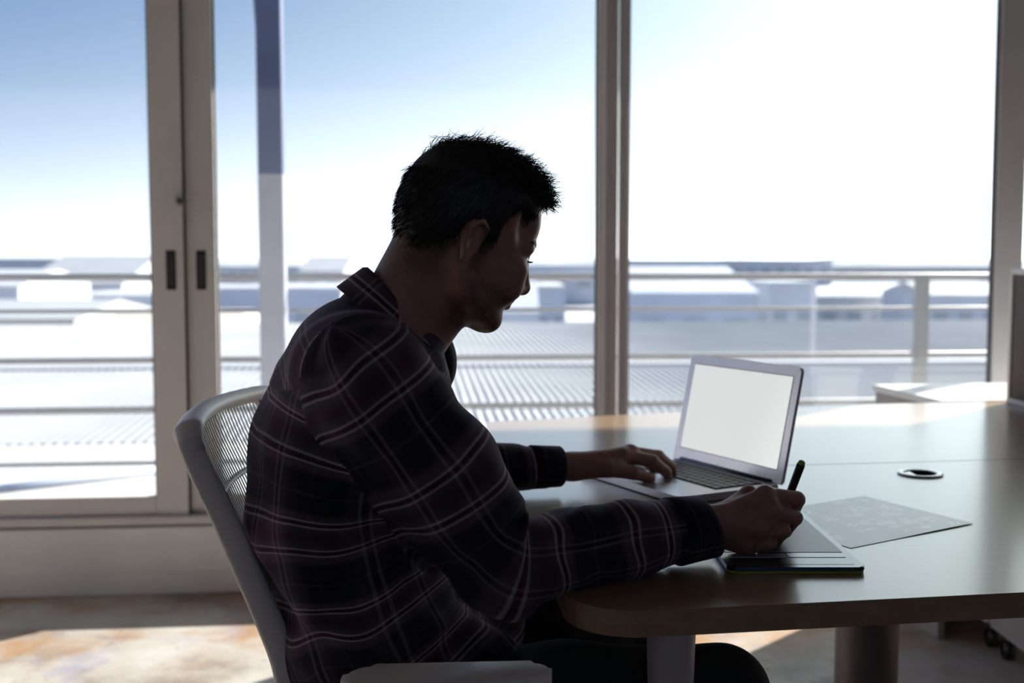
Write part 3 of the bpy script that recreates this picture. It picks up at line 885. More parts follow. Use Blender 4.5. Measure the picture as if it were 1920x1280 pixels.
class Field:
    def __init__(s, xs, ys, zs):
        s.ax = (xs, ys, zs)
        s.F = np.full((len(xs), len(ys), len(zs)), .05, np.float32)
    def _sub(s, lo, hi):
        sl = []
        for k in range(3):
            i0 = max(0, int(np.searchsorted(s.ax[k], lo[k])) - 1); i1 = min(len(s.ax[k]), int(np.searchsorted(s.ax[k], hi[k])) + 1)
            sl.append(slice(i0, max(i1, i0 + 1)))
        return tuple(sl)
    def op(s, prim, k=.008, mode='add'):
        fn, lo, hi = prim
        pad = k + .012
        sl = s._sub(np.array(lo) - pad, np.array(hi) + pad)
        X = s.ax[0][sl[0]][:, None, None]; Y = s.ax[1][sl[1]][None, :, None]; Z = s.ax[2][sl[2]][None, None, :]
        d = fn(X, Y, Z).astype(np.float32)
        A = s.F[sl]
        if mode == 'sub':
            d = -d
            h = np.maximum(k - np.abs(A - d), 0) / k
            s.F[sl] = np.maximum(A, d) + h * h * k * .25
        else:
            h = np.maximum(k - np.abs(A - d), 0) / k
            s.F[sl] = np.minimum(A, d) - h * h * k * .25
        return s
    def surface(s):
        F = s.F
        S = F < 0
        cnt = np.zeros(tuple(n - 1 for n in F.shape), np.uint8)
        offs = [(i, j, k) for i in (0, 1) for j in (0, 1) for k in (0, 1)]
        n0, n1, n2 = cnt.shape
        for i, j, k in offs:
            cnt += S[i:i + n0, j:j + n1, k:k + n2]
        act = np.argwhere((cnt > 0) & (cnt < 8))
        idm = np.full(cnt.shape, -1, np.int32)
        idm[act[:, 0], act[:, 1], act[:, 2]] = np.arange(len(act))
        val = {o: F[act[:, 0] + o[0], act[:, 1] + o[1], act[:, 2] + o[2]] for o in offs}
        pos = np.zeros((len(act), 3)); c = np.zeros(len(act))
        for o in offs:
            for k in range(3):
                if o[k] == 0:
                    q = list(o); q[k] = 1; q = tuple(q)
                    va, vb = val[o], val[q]
                    m = (va < 0) != (vb < 0)
                    t = np.where(m, va / np.where(m, va - vb, 1), 0)
                    p = np.tile(np.array(o, float), (len(act), 1)); p[:, k] += t
                    pos += p * m[:, None]; c += m
        pos = act + pos / c[:, None]
        V = np.stack([np.interp(pos[:, k], np.arange(len(s.ax[k])), s.ax[k]) for k in range(3)], 1)
        quads = []
        for k in range(3):
            a, b = (k + 1) % 3, (k + 2) % 3
            sl0 = [slice(None)] * 3; sl1 = [slice(None)] * 3
            sl0[k] = slice(0, -1); sl1[k] = slice(1, None)
            E = S[tuple(sl0)] != S[tuple(sl1)]
            idx = np.argwhere(E)
            ok = (idx[:, a] > 0) & (idx[:, b] > 0) & (idx[:, a] < F.shape[a] - 1) & (idx[:, b] < F.shape[b] - 1)
            idx = idx[ok]
            inside = S[idx[:, 0], idx[:, 1], idx[:, 2]]
            def cell(da, db):
                q = idx.copy(); q[:, a] -= da; q[:, b] -= db
                return idm[q[:, 0], q[:, 1], q[:, 2]]
            Q = np.stack([cell(1, 1), cell(0, 1), cell(0, 0), cell(1, 0)], 1)
            Q[~inside] = Q[~inside][:, ::-1]
            quads.append(Q)
        Q = np.concatenate(quads)
        Q = Q[(Q >= 0).all(1)]
        return V, Q

def relax(V, Q, n=2, lam=.5):
    E = np.concatenate([Q[:, [0, 1]], Q[:, [1, 2]], Q[:, [2, 3]], Q[:, [3, 0]]])
    deg = np.bincount(E.ravel(), minlength=len(V)).astype(float)[:, None]
    for _ in range(n):
        A = np.zeros_like(V)
        for k in range(3):
            A[:, k] = np.bincount(E[:, 0], V[E[:, 1], k], len(V)) + np.bincount(E[:, 1], V[E[:, 0], k], len(V))
        V = V + lam * (A / np.maximum(deg, 1) - V)
    return V

def normals(V, Q):
    n = np.cross(V[Q[:, 2]] - V[Q[:, 0]], V[Q[:, 3]] - V[Q[:, 1]])
    N = np.zeros_like(V)
    for k in range(3):
        for c in range(4):
            N[:, k] += np.bincount(Q[:, c], n[:, k], len(V))
    return N / (np.linalg.norm(N, axis=1, keepdims=True) + 1e-12)

def np_mesh(name, V, Q, mat, parent):
    me = bpy.data.meshes.new(name)
    me.vertices.add(len(V)); me.vertices.foreach_set('co', V.astype(np.float32).ravel())
    k = Q.shape[1]
    me.loops.add(Q.size); me.loops.foreach_set('vertex_index', Q.astype(np.int32).ravel())
    me.polygons.add(len(Q))
    me.polygons.foreach_set('loop_start', np.arange(0, Q.size, k, dtype=np.int32))
    me.polygons.foreach_set('loop_total', np.full(len(Q), k, np.int32))
    me.update(calc_edges=True)
    me.validate()
    return link(name, me, mat, parent, True)

def A3(*v): return np.array(v, float)
def cone(a, b, ra, rb, squash=None):
    """tapered capsule; squash = (unit vector w, factor): width along w is divided by factor"""
    a, b = np.array(a, float), np.array(b, float)
    w, f = squash if squash is not None else (None, 1.)
    def warp(x, y, z):
        if w is None: return x, y, z
        c = (x * w[0] + y * w[1] + z * w[2]) * (f - 1)
        return x + w[0] * c, y + w[1] * c, z + w[2] * c
    d = np.array(warp(*(b - a))); L2 = float(d @ d) + 1e-12
    def fn(X, Y, Z):
        x, y, z = warp(X - a[0], Y - a[1], Z - a[2])
        t = np.clip((x * d[0] + y * d[1] + z * d[2]) / L2, 0, 1)
        return np.sqrt((x - d[0] * t) ** 2 + (y - d[1] * t) ** 2 + (z - d[2] * t) ** 2) - (ra + (rb - ra) * t)
    R = max(ra, rb) / min(1., f)
    return fn, np.minimum(a, b) - R, np.maximum(a, b) + R

def ellipsoid(c, r, M=None):
    c = np.array(c, float); r = np.array(r, float)
    M = np.eye(3) if M is None else M                    # rows: local axes
    def fn(X, Y, Z):
        x, y, z = X - c[0], Y - c[1], Z - c[2]
        q = [(M[k, 0] * x + M[k, 1] * y + M[k, 2] * z) / r[k] for k in range(3)]
        k0 = np.sqrt(q[0] ** 2 + q[1] ** 2 + q[2] ** 2)
        k1 = np.sqrt((q[0] / r[0]) ** 2 + (q[1] / r[1]) ** 2 + (q[2] / r[2]) ** 2)
        return k0 * (k0 - 1) / np.maximum(k1, 1e-6)
    R = r.max()
    return fn, c - R, c + R

def halfspace(p, n, lo, hi):
    n = np.array(n, float) / np.linalg.norm(n)
    return (lambda X, Y, Z: (X - p[0]) * n[0] + (Y - p[1]) * n[1] + (Z - p[2]) * n[2]), np.array(lo), np.array(hi)

def vnoise(u, v, seed=0):
    """2D value noise, vectorised"""
    g = np.random.default_rng(seed).random((64, 64))
    iu, iv = np.floor(u).astype(int), np.floor(v).astype(int)
    fu, fv = u - iu, v - iv
    fu, fv = fu * fu * (3 - 2 * fu), fv * fv * (3 - 2 * fv)
    G = lambda a, b: g[a % 64, b % 64]
    return (G(iu, iv) * (1 - fu) + G(iu + 1, iv) * fu) * (1 - fv) + (G(iu, iv + 1) * (1 - fu) + G(iu + 1, iv + 1) * fu) * fv

# ------------------------------------------------------------------ joints
B_YAW = math.radians(9)
bf = A3(math.cos(B_YAW), math.sin(B_YAW), 0); bl = A3(-math.sin(B_YAW), math.cos(B_YAW), 0)
YM = 1.56                                                 # body middle
Sp = [aty(806, 1345, YM), aty(700, 1150, YM), aty(646, 965, YM), aty(652, 830, YM), aty(690, 715, YM)]   # middle line of the trunk, hips to chest
RS, RE, RW = aty(694, 712, 1.395), aty(938, 1048, 1.425), aty(1328, 982, 1.555)
LS, LE, LW_ = A3(-.215, 1.725, 1.03), A3(-.150, 1.945, .800), aty(1066, 874, 2.040)
NB = aty(752, 600, 1.53)                                  # base of the neck
# head frame
H_YAW, H_PIT = math.radians(25), math.radians(20)
ef = A3(math.cos(H_YAW) * math.cos(H_PIT), math.sin(H_YAW) * math.cos(H_PIT), -math.sin(H_PIT))
el = A3(-math.sin(H_YAW), math.cos(H_YAW), 0)
eu = np.cross(ef, el)
HM = np.stack([ef, el, eu])
HO = A3(-.070, 1.520, 1.183)
def hp(f, l, u): return HO + ef * f * .96 + el * l + eu * (u if u > .02 else .02 + (u - .02) * .90)

PERSON = empty('person', A3(-.14, 1.62, 0))
tag(PERSON, 'person in dark plaid shirt writing on a tablet and typing on the laptop', 'person')

# ------------------------------------------------------------------ body: head, neck, trunk, arms, hands, legs in one surface
fine_x = [(-.19, .085, .0023), (.06, .46, .0023)]
fine_y = [(1.41, 1.74, .0023), (1.94, 2.20, .0023)]
fine_z = [(.735, .89, .0023), (1.02, 1.34, .0023)]
B = Field(axis(-.42, .47, .007, fine_x), axis(1.25, 2.22, .007, fine_y), axis(.02, 1.35, .009, fine_z))
# trunk and legs (under the clothes)
for i in range(4):
    B.op(cone(Sp[i], Sp[i + 1], .098 - .004 * i, .094 - .004 * i, (bl, .72)), .03)
B.op(cone(RS + (0, .03, .0), LS + (0, -.03, 0), .05, .05), .04)
B.op(cone(Sp[4], NB, .075, .055, (bl, .8)), .04)
RK, LK = aty(1352, 1300, 1.56), A3(.235, 1.93, .585)
RH, LH_ = aty(760, 1350, 1.49), A3(-.13, 1.74, .545)
RA, LA = A3(.335, 1.56, .10), A3(.30, 1.95, .10)
for h_, k_, a_ in ((RH, RK, RA), (LH_, LK, LA)):
    B.op(cone(Sp[0], h_, .09, .075), .03); B.op(cone(h_, k_, .070, .050), .03); B.op(cone(k_, a_, .046, .034), .02)
    B.op(cone(a_, a_ + (.10, .01, -.045), .034, .026), .02)
# arms
for s_, e_, w_ in ((RS, RE, RW), (LS, LE, LW_)):
    B.op(cone(s_, e_, .046, .039), .02); B.op(cone(e_, w_ + (w_ - e_) * .02, .037, .0255), .015)
# neck
B.op(cone(hp(-.030, 0, -.005), NB + (-.012, .01, -.015), .056, .060), .02)
B.op(cone(hp(.012, 0, -.075), NB + (.025, .01, -.01), .040, .046), .02)
B.op(cone(NB + (-.02, 0, -.02), RS + (.0, .07, -.005), .045, .04), .03)
# skull and face (head frame: forward, left, up)
def he(f, l, u, rf, rl_, ru, k=.012, mode='add', tilt=0.):
    M = HM
    if tilt:
        c_, s__ = math.cos(tilt), math.sin(tilt)
        M = np.stack([ef * c_ + eu * s__, el, -ef * s__ + eu * c_])
    B.op(ellipsoid(hp(f, l, u), (rf, rl_, ru), M), k, mode)
def hc(a, b, ra, rb, k=.008, mode='add'):
    B.op(cone(hp(*a), hp(*b), ra, rb), k, mode)
he(.000, 0, .045, .094, .075, .086, .02)
he(-.032, 0, .030, .060, .066, .066, .02)
he(.042, 0, .052, .054, .060, .056, .02)                  # forehead
he(.046, 0, -.018, .046, .058, .066, .02)                 # mid face
he(.040, 0, -.064, .042, .046, .036, .02)                 # jaw block
for s in (-1, 1):
    hc((-.008, s * .056, -.040), (.010, s * .050, -.070), .016, .015, .02)
    hc((.010, s * .050, -.070), (.070, s * .018, -.094), .015, .014, .02)      # jaw line
    he(.066, s * .046, -.014, .022, .020, .018, .016)     # cheek bone
    he(.072, s * .038, -.040, .021, .018, .020, .016)     # smiling cheek
    hc((.093, s * .010, .026), (.078, s * .050, .022), .0095, .009, .012)      # brow
    he(.100, s * .032, .004, .016, .017, .011, .012, 'sub')                    # eye hollow
    he(.0775, s * .031, .004, .0128, .0128, .0128, .004)  # lids over the eyeball
    hc((.090, s * .022, .0105), (.080, s * .047, .0085), .0028, .0024, .003)   # upper lid fold
he(.074, 0, -.094, .018, .020, .016, .016)                # chin
hc((.098, 0, .016), (.111, 0, -.026), .0075, .0105, .010)                      # nose ridge
he(.1115, 0, -.029, .0105, .0115, .010, .006)             # nose tip
for s in (-1, 1):
    he(.099, s * .0125, -.033, .011, .0075, .0085, .006)  # nose wings
    he(.100, s * .007, -.043, .005, .0035, .0035, .003, 'sub')
he(.080, 0, -.052, .018, .030, .014, .014)                # upper lip base
he(.0935, 0, -.054, .0085, .020, .0055, .005)             # upper lip
he(.0915, 0, -.0655, .0085, .018, .0058, .005)            # lower lip
hc((.0985, 0, -.0600), (.078, -.029, -.0555), .0018, .0016, .004, 'sub')
hc((.0985, 0, -.0600), (.078, .029, -.0555), .0018, .0016, .004, 'sub')
he(.088, 0, -.080, .008, .016, .006, .008, 'sub')         # hollow above the chin
for s in (-1, 1):
    hc((.086, s * .030, -.038), (.074, s * .036, -.062), .0022, .0018, .006, 'sub')   # smile crease
    he(.070, s * .062, .045, .020, .010, .024, .014, 'sub')                    # temple
# ears: shell, hollow, rim and lobe
for s in (-1, 1):
    eo = s * .0725
    q = lambda f, l, u: (-.016 + f * .86 + u * .10, eo + s * l, -.007 + u * .86)
    rim = [(.016, .002, .012), (.012, .010, .030), (-.002, .016, .037), (-.015, .018, .028), (-.018, .017, .010), (-.012, .013, -.010), (-.004, .008, -.024)]
    he(*q(-.002, .004, .006), .0150, .0065, .026, .005)
    he(*q(.000, .012, .004), .0085, .0075, .0155, .004, 'sub')
    for a, b in zip(rim[:-1], rim[1:]):
        hc(q(*a), q(*b), .0034, .0034, .003)
    he(*q(.000, .006, -.026), .0075, .005, .009, .004)
    hc(q(-.009, .011, .018), q(-.006, .010, -.006), .0025, .0025, .004)
    hc(q(.010, .004, -.002), q(.010, .005, -.010), .0036, .0032, .004)
# right hand, closed around the pen
def hand(wrist, mcp, fingers, thumb, heel, pr=.0165):
    for m, r in mcp:
        B.op(cone(wrist, m, pr, r), .012)
    for a, b in zip(mcp[:-1], mcp[1:]):
        B.op(cone(a[0], b[0], a[1], b[1]), .008)
    for ch in fingers:
        for (a, ra), (b, rb) in zip(ch[:-1], ch[1:]):
            B.op(cone(a, b, ra, rb), .0035)
    for (a, ra), (b, rb) in zip(thumb[:-1], thumb[1:]):
        B.op(cone(a, b, ra, rb), .005)
    for a, ra, b, rb in heel:
        B.op(cone(a, b, ra, rb), .012)
D = .035
def R_(u, v, y): return aty(u, v, y + D)
rm = [(R_(1435, 928, 1.525), .0125), (R_(1443, 955, 1.512), .0125), (R_(1430, 988, 1.512), .012), (R_(1408, 1015, 1.525), .012)]
hand(RW, rm,
     [[(rm[0][0], .0125), (R_(1494, 936, 1.545), .0115), (R_(1484, 966, 1.590), .0095), (R_(1464, 996, 1.605), .0080)],
      [(rm[1][0], .0125), (R_(1490, 970, 1.535), .0110), (R_(1472, 995, 1.575), .0095), (R_(1452, 1015, 1.590), .0080)],
      [(rm[2][0], .0120), (R_(1468, 994, 1.525), .0105), (R_(1452, 1016, 1.560), .0090), (R_(1430, 1030, 1.575), .0080)],
      [(rm[3][0], .0115), (R_(1444, 1016, 1.525), .0095), (R_(1430, 1033, 1.550), .0085), (R_(1408, 1040, 1.560), .0075)]],
     [(R_(1350, 968, 1.560), .0150), (R_(1404, 926, 1.590), .0125), (R_(1446, 944, 1.620), .0105), (R_(1466, 984, 1.625), .0085)],
     [(R_(1345, 1002, 1.53), .0165, R_(1400, 1022, 1.535), .0150), (R_(1350, 965, 1.55), .016, R_(1400, 950, 1.56), .016), (R_(1350, 985, 1.535), .017, R_(1420, 975, 1.53), .014)])
# left hand on the keyboard
def L_(u, v, y): return aty(u, v - 2, y + .035)
lm = [(L_(1168, 857, 2.030), .0140), (L_(1182, 851, 2.050), .0140), (L_(1180, 853, 2.075), .0130), (L_(1168, 859, 2.095), .0120)]
hand(LW_, lm,
     [[(lm[0][0], .0135), (L_(1224, 866, 2.045), .0118), (L_(1249, 886, 2.055), .0098), (L_(1256, 902, 2.058), .0072)],
      [(lm[1][0], .0135), (L_(1234, 857, 2.080), .0118), (L_(1258, 876, 2.095), .0098), (L_(1264, 895, 2.100), .0072)],
      [(lm[2][0], .0110), (L_(1228, 858, 2.110), .0095), (L_(1252, 876, 2.125), .0080), (L_(1257, 892, 2.130), .0070)],
      [(lm[3][0], .0105), (L_(1206, 866, 2.125), .0088), (L_(1226, 880, 2.135), .0075), (L_(1230, 892, 2.138), .0066)]],
     [(L_(1092, 880, 2.005), .0180), (L_(1140, 880, 2.000), .0160), (L_(1188, 888, 2.015), .0125), (L_(1220, 898, 2.030), .0095)],
     [(L_(1085, 878, 2.02), .0165, L_(1160, 866, 2.045), .0170), (L_(1080, 880, 2.01), .020, L_(1150, 872, 2.02), .017)], .0180)
bV, bQ = B.surface()
bV = relax(bV, bQ, 2, .35)
body = np_mesh('body', bV, bQ, MAT['skin'], PERSON)
# where short hair and beard grow
loc = (bV - HO) @ HM.T
def sst(x, a, b): t = np.clip((x - a) / (b - a), 0, 1); return t * t * (3 - 2 * t)
f_, l_, u_ = loc[:, 0], np.abs(loc[:, 1]), loc[:, 2]
beard = sst(-u_, .030, .052) * sst(f_, -.012, .012) * (1 - sst(-u_, .098, .125)) * (1 - sst(f_, .062, .080) * (1 - sst(-u_, .040, .050)) * 0)
beard *= 1 - sst(f_, .050, .080) * (1 - sst(-u_, .044, .050)) 
side = sst(f_, -.012, .0) * (1 - sst(f_, .010, .026)) * sst(u_, -.045, -.03) * (1 - sst(u_, .08, .1)) * sst(l_, .05, .06)
nape = sst(-f_, .024, .040) * sst(u_ + .7 * (-f_ - .03), -.075, -.010)
lips = sst(f_, .068, .080) * (1 - sst(np.abs(u_ + .046), .012, .017)) * (1 - sst(l_, .022, .030))
stub = np.clip(np.maximum.reduce([beard * .70 * (1 - lips), side * .9, nape * .85]), 0, 1) * (bV[:, 2] > .95)
at_ = body.data.attributes.new('stubble', 'FLOAT', 'POINT')
at_.data.foreach_set('value', stub.astype(np.float32))
del B

# eyes, brows, lashes
for s in (-1, 1):
    e_ = hp(.0800, s * .031, .003)
    V, Fc = [], []
    for i in range(9):
        for j in range(14):
            p, q = math.pi * i / 8, 2 * math.pi * j / 14
            V.append(e_ + .0124 * (ef * math.cos(p) + el * math.sin(p) * math.cos(q) + eu * math.sin(p) * math.sin(q)))
    for i in range(8):
        for j in range(14):
            Fc.append((i * 14 + j, i * 14 + (j + 1) % 14, (i + 1) * 14 + (j + 1) % 14, (i + 1) * 14 + j))
    mesh('eye', V, Fc, MAT['eye_white'], PERSON, True)

def strands(roots, dirs, lens, curl=None, grav=None, r0=.0006, K=5):
    """thin three-sided hairs; returns vertices and quads"""
    n = len(roots)
    pts = np.zeros((n, K + 1, 3)); pts[:, 0] = roots
    d = dirs.copy()
    for k in range(K):
        if grav is not None: d = d + grav
        if curl is not None:
            d = d + curl * math.cos(k * 1.35) + np.cross(d, curl) * math.sin(k * 1.35)
        d /= np.linalg.norm(d, axis=1, keepdims=True) + 1e-9
        pts[:, k + 1] = pts[:, k] + d * (lens / K)[:, None]
    t = np.gradient(pts, axis=1); t /= np.linalg.norm(t, axis=2, keepdims=True) + 1e-9
    ref = np.array([.31, -.2, .93])
    a = np.cross(t, ref); a /= np.linalg.norm(a, axis=2, keepdims=True) + 1e-9
    b = np.cross(t, a)
    rad = (r0 * np.linspace(1, .35, K + 1))[None, :, None]
    rings = np.stack([pts + rad * (a * math.cos(q) + b * math.sin(q)) for q in (0, 2.094, 4.189)], 2)
    V = rings.reshape(-1, 3)
    base = (np.arange(n) * (K + 1) * 3)[:, None, None]
    kk = (np.arange(K) * 3)[None, :, None]
    Qs = []
    for c in range(3):
        e = (c + 1) % 3
        Qs.append(np.stack([base + kk + c, base + kk + e, base + kk + 3 + e, base + kk + 3 + c], -1).reshape(-1, 4))
    return V, np.concatenate(Qs)

# ------------------------------------------------------------------ hair: a cap with tufts and loose strands
Hf = Field(axis(-.20, .09, .0026), axis(1.41, 1.66, .0026), axis(1.10, 1.36, .0026))
def hh(f, l, u, rf, rl_, ru, k=.015, mode='add'):
    Hf.op(ellipsoid(hp(f, l, u), (rf, rl_, ru), HM), k, mode)
hh(.000, 0, .048, .096, .0785, .083, .02)
hh(-.032, 0, .034, .0640, .0695, .066, .02)
hh(-.040, 0, -.004, .0460, .0560, .050, .02)
hh(.000, 0, .074, .088, .072, .060, .02)
hh(.036, 0, .088, .054, .056, .038, .02)
hh(.064, 0, .099, .026, .048, .018, .015)
g_ = np.random.default_rng(3)
for _ in range(60):                                       # tufts
    t1, t2 = g_.uniform(-.9, .9), g_.uniform(0, 1)
    f0 = -.07 + .155 * t2
    u0 = .112 - .16 * (f0 - .0) ** 2 / .012 * .10 - .022 * abs(t1) ** 2
    hh(f0, t1 * .055, u0 + .003, .013, .007, .008, .006)
# the face, the ears and the neck stay free
Hf.op(halfspace(hp(.030, 0, .020), -ef * .93 + eu * .36, HO - .3, HO + .3) if False else ellipsoid(hp(.102, 0, .014), (.050, .09, .080), HM), .010, 'sub')
Hf.op(ellipsoid(hp(.036, 0, -.045), (.052, .12, .052), HM), .010, 'sub')
Hf.op(ellipsoid(hp(.004, 0, -.066), (.078, .12, .058), HM), .014, 'sub')
Hf.op(ellipsoid(hp(-.060, 0, -.110), (.090, .12, .060), HM), .014, 'sub')
for s in (-1, 1):
    Hf.op(ellipsoid(hp(-.015, s * .085, -.008), (.020, .024, .031), HM), .006, 'sub')
    Hf.op(ellipsoid(hp(.060, s * .085, .020), (.036, .040, .050), HM), .010, 'sub')
hV, hQ = Hf.surface(); hV = relax(hV, hQ, 1, .4)
hN = normals(hV, hQ)
hl = (hV - HO) @ HM.T
del Hf
ok = np.where((hN @ HM.T)[:, 2] > -.95)[0]
pick = rng.choice(ok, 12000)
root, nor, lp = hV[pick] - hN[pick] * .002, hN[pick], hl[pick]
top = sst(lp[:, 2], .055, .110)
front = sst(lp[:, 0], .02, .085) * top
comb = np.where(top[:, None] > .5, ef * .75 + eu * .10, -eu * .9 - ef * .25)
dirs = nor * (.20 + .12 * top + .25 * front)[:, None] + comb * (.9) + rng.normal(0, .12, (len(pick), 3)) * (.5 + top)[:, None]
dirs /= np.linalg.norm(dirs, axis=1, keepdims=True)
lens = .008 + .010 * top + .004 * front + rng.random(len(pick)) * .006 * (1 + top)
curl = rng.normal(0, .30, (len(pick), 3)) * (.25 + top + 1.2 * front)[:, None]
sV, sQ = strands(root, dirs, lens, curl, None, .00055, 5)
# longer curls over the forehead and a few stray hairs on the crown
fr = np.where((lp[:, 0] > .060) & (lp[:, 2] > .075))[0]
fr = rng.choice(fr, 220)
d2 = ef * .75 + eu * .35 + rng.normal(0, .40, (len(fr), 3))
d2 /= np.linalg.norm(d2, axis=1, keepdims=True)
cV, cQ = strands(root[fr], d2, .012 + .012 * rng.random(len(fr)), rng.normal(0, .85, (len(fr), 3)), None, .0007, 9)
cr = np.where((lp[:, 2] > .115) & (lp[:, 0] < .0))[0]
cr = rng.choice(cr, 16)
d3 = -ef * .9 + eu * .22 + rng.normal(0, .15, (len(cr), 3)); d3 /= np.linalg.norm(d3, axis=1, keepdims=True)
kV, kQ = strands(root[cr], d3, .020 + .025 * rng.random(len(cr)), rng.normal(0, .12, (len(cr), 3)), A3(0, 0, -.10), .0006, 7)
allV, allQ, o_ = [], [], 0
for V, Q in ((hV, hQ), (sV, sQ), (cV, cQ), (kV, kQ)):
    allV.append(V); allQ.append(Q + o_); o_ += len(V)
hair = np_mesh('hair', np.concatenate(allV), np.concatenate(allQ), MAT['hair'], PERSON)
hair['label'] = 'short dark wavy hair'
# brows and lashes
for s in (-1, 1):
    n = 150
    t = rng.random(n)
    rt = np.array([hp(.0985 - .022 * q ** 1.8, s * (.012 + .040 * q), .0265 + .004 * math.sin(q * 2.6) + rng.normal(0, .0018)) for q in t])
    dd = np.tile(el * s * .8 + ef * .5 + eu * .25, (n, 1)) + rng.normal(0, .15, (n, 3))
    V, Q = strands(rt, dd / np.linalg.norm(dd, axis=1, keepdims=True), np.full(n, .006), None, None, .00030, 3)
    np_mesh('eyebrow', V, Q, MAT['hair'], PERSON)
    t = np.linspace(0, 1, 26)
    rt = np.array([hp(.0915 - .010 * abs(q - .35), s * (.021 + .022 * q), .0065 - .003 * abs(q - .5)) for q in t])
    dd = np.tile(ef * .9 - eu * .18, (26, 1)) + el * s * (t - .3)[:, None] * .8
    V, Q = strands(rt, dd / np.linalg.norm(dd, axis=1, keepdims=True), np.full(26, .009), None, eu * .12, .0003, 4)
    np_mesh('eyelashes', V, Q, MAT['hair'], PERSON)['kind'] = 'stuff'

# ------------------------------------------------------------------ shirt
S = Field(axis(-.42, .33, .0042), axis(1.26, 2.10, .0042), axis(.55, 1.19, .0042))
tr_r = [.112, .127, .130, .126, .112]
for i in range(4):
    S.op(cone(Sp[i], Sp[i + 1], tr_r[i], tr_r[i + 1], (bl, .74)), .03)
S.op(cone(RS + A3(-.040, .045, .008), LS + A3(-.015, -.03, 0), .068, .066), .05)    # shoulder girdle
S.op(cone(Sp[4], NB + A3(-.035, .01, -.035), .105, .050, (bl, .80)), .05)          # upper back to neck
S.op(cone(NB + A3(-.030, -.02, -.058), RS + A3(-.005, .035, .012), .050, .050), .04)
S.op(cone(NB + A3(-.030, .05, -.055), LS + A3(0, -.02, .012), .050, .050), .04)
S.op(cone(RS, RS * .45 + RE * .55, .075, .074), .035)
S.op(cone(RS * .45 + RE * .55, RE, .074, .064), .03)
RC = RW - (RW - RE) * .03
LC = LW_ - (LW_ - LE) * .10
S.op(cone(RE, RE * .4 + RC * .6, .060, .051), .02)
S.op(cone(RE * .4 + RC * .6, RC, .051, .041), .02)
S.op(cone(LS, LE, .066, .056), .03)
S.op(cone(LE, LC, .052, .036), .02)
# sag of cloth under the elbow, shirt tails over the lap
S.op(ellipsoid(RE + A3(.01, -.005, -.030), (.060, .038, .035)), .03)
S.op(cone(Sp[0] + A3(.03, -.03, .05), RH * .78 + RK * .22 + A3(0, 0, .040), .100, .078), .03)
S.op(cone(Sp[0] + A3(.03, .05, .05), LH_ * .78 + LK * .22 + A3(0, 0, .040), .100, .078), .03)
# openings at the cuffs, the neck and the hem
fd = (RC - RE) / np.linalg.norm(RC - RE); fd2 = (LC - LE) / np.linalg.norm(LC - LE)
S.op(halfspace(RC - fd * .018, -fd, RC - .09, RC + .09), .002, 'sub')
S.op(halfspace(LC - fd2 * .012, -fd2, LC - .08, LC + .08), .002, 'sub')
sVt, sQt = S.surface(); sVt = relax(sVt, sQt, 4, .5)
del S
N_ = normals(sVt, sQt)

def curve_coords(P, pts, ref, n=480):
    """length along and turn about a smooth curve for every point"""
    C = np.array(smooth_path(pts, n // (len(pts) - 1)))
    T = np.gradient(C, axis=0); T /= np.linalg.norm(T, axis=1, keepdims=True)
    sl = np.concatenate([[0], np.cumsum(np.linalg.norm(np.diff(C, axis=0), axis=1))])
    best = np.full(len(P), 1e9); idx = np.zeros(len(P), int)
    for i in range(len(C)):
        d = ((P - C[i]) ** 2).sum(1)
        m = d < best
        best[m] = d[m]; idx[m] = i
    q = P - C[idx]
    s = sl[idx] + (q * T[idx]).sum(1)
    r = np.array(ref, float)
    U = r - T * (T @ r)[:, None]; U /= np.linalg.norm(U, axis=1, keepdims=True)
    W = np.cross(T, U)
    a = np.arctan2((q * W[idx]).sum(1), (q * U[idx]).sum(1))
    return s, a, np.sqrt(best)

spine = [Sp[0] - (Sp[1] - Sp[0]) * .3] + Sp + [NB + A3(-.03, .01, -.02)]
ts, ta, td = curve_coords(sVt, spine, -bf)
rs_, ra_, rd_ = curve_coords(sVt, [RS + (RS - RE) * .2, RS, RS * .5 + RE * .5 + A3(.0, 0, -.004), RE + A3(-.012, 0, .012), RE * .75 + RC * .25 + A3(0, 0, -.004), RE * .4 + RC * .6, RC], A3(0, 0, 1))
ls_, la_, ld_ = curve_coords(sVt, [LS + (LS - LE) * .2, LS, LE, LC], A3(0, 0, 1))
# region: 0 trunk, 1 near sleeve, 2 far sleeve, 3 yoke
rl_len = float(np.linalg.norm(RS - RE)) * .2
x_, y_, z_ = sVt[:, 0], sVt[:, 1], sVt[:, 2]
seam_n = A3(.62, -.70, -.18); seam_n /= np.linalg.norm(seam_n)
seam = (sVt - (RS + A3(-.036, .022, .010))) @ seam_n
reg = np.zeros(len(sVt), int)
reg[(seam > 0) & (rd_ < .098) & ((rd_ < .088) | (z_ > .93))] = 1
reg[(ld_ < .080) & (y_ > LS[1] + .035)] = 2
yoke_n = A3(-.30, -.10, .95); yoke_n /= np.linalg.norm(yoke_n)
yk = (sVt - aty(600, 705, 1.45)) @ yoke_n
reg[(reg == 0) & (yk > 0)] = 3
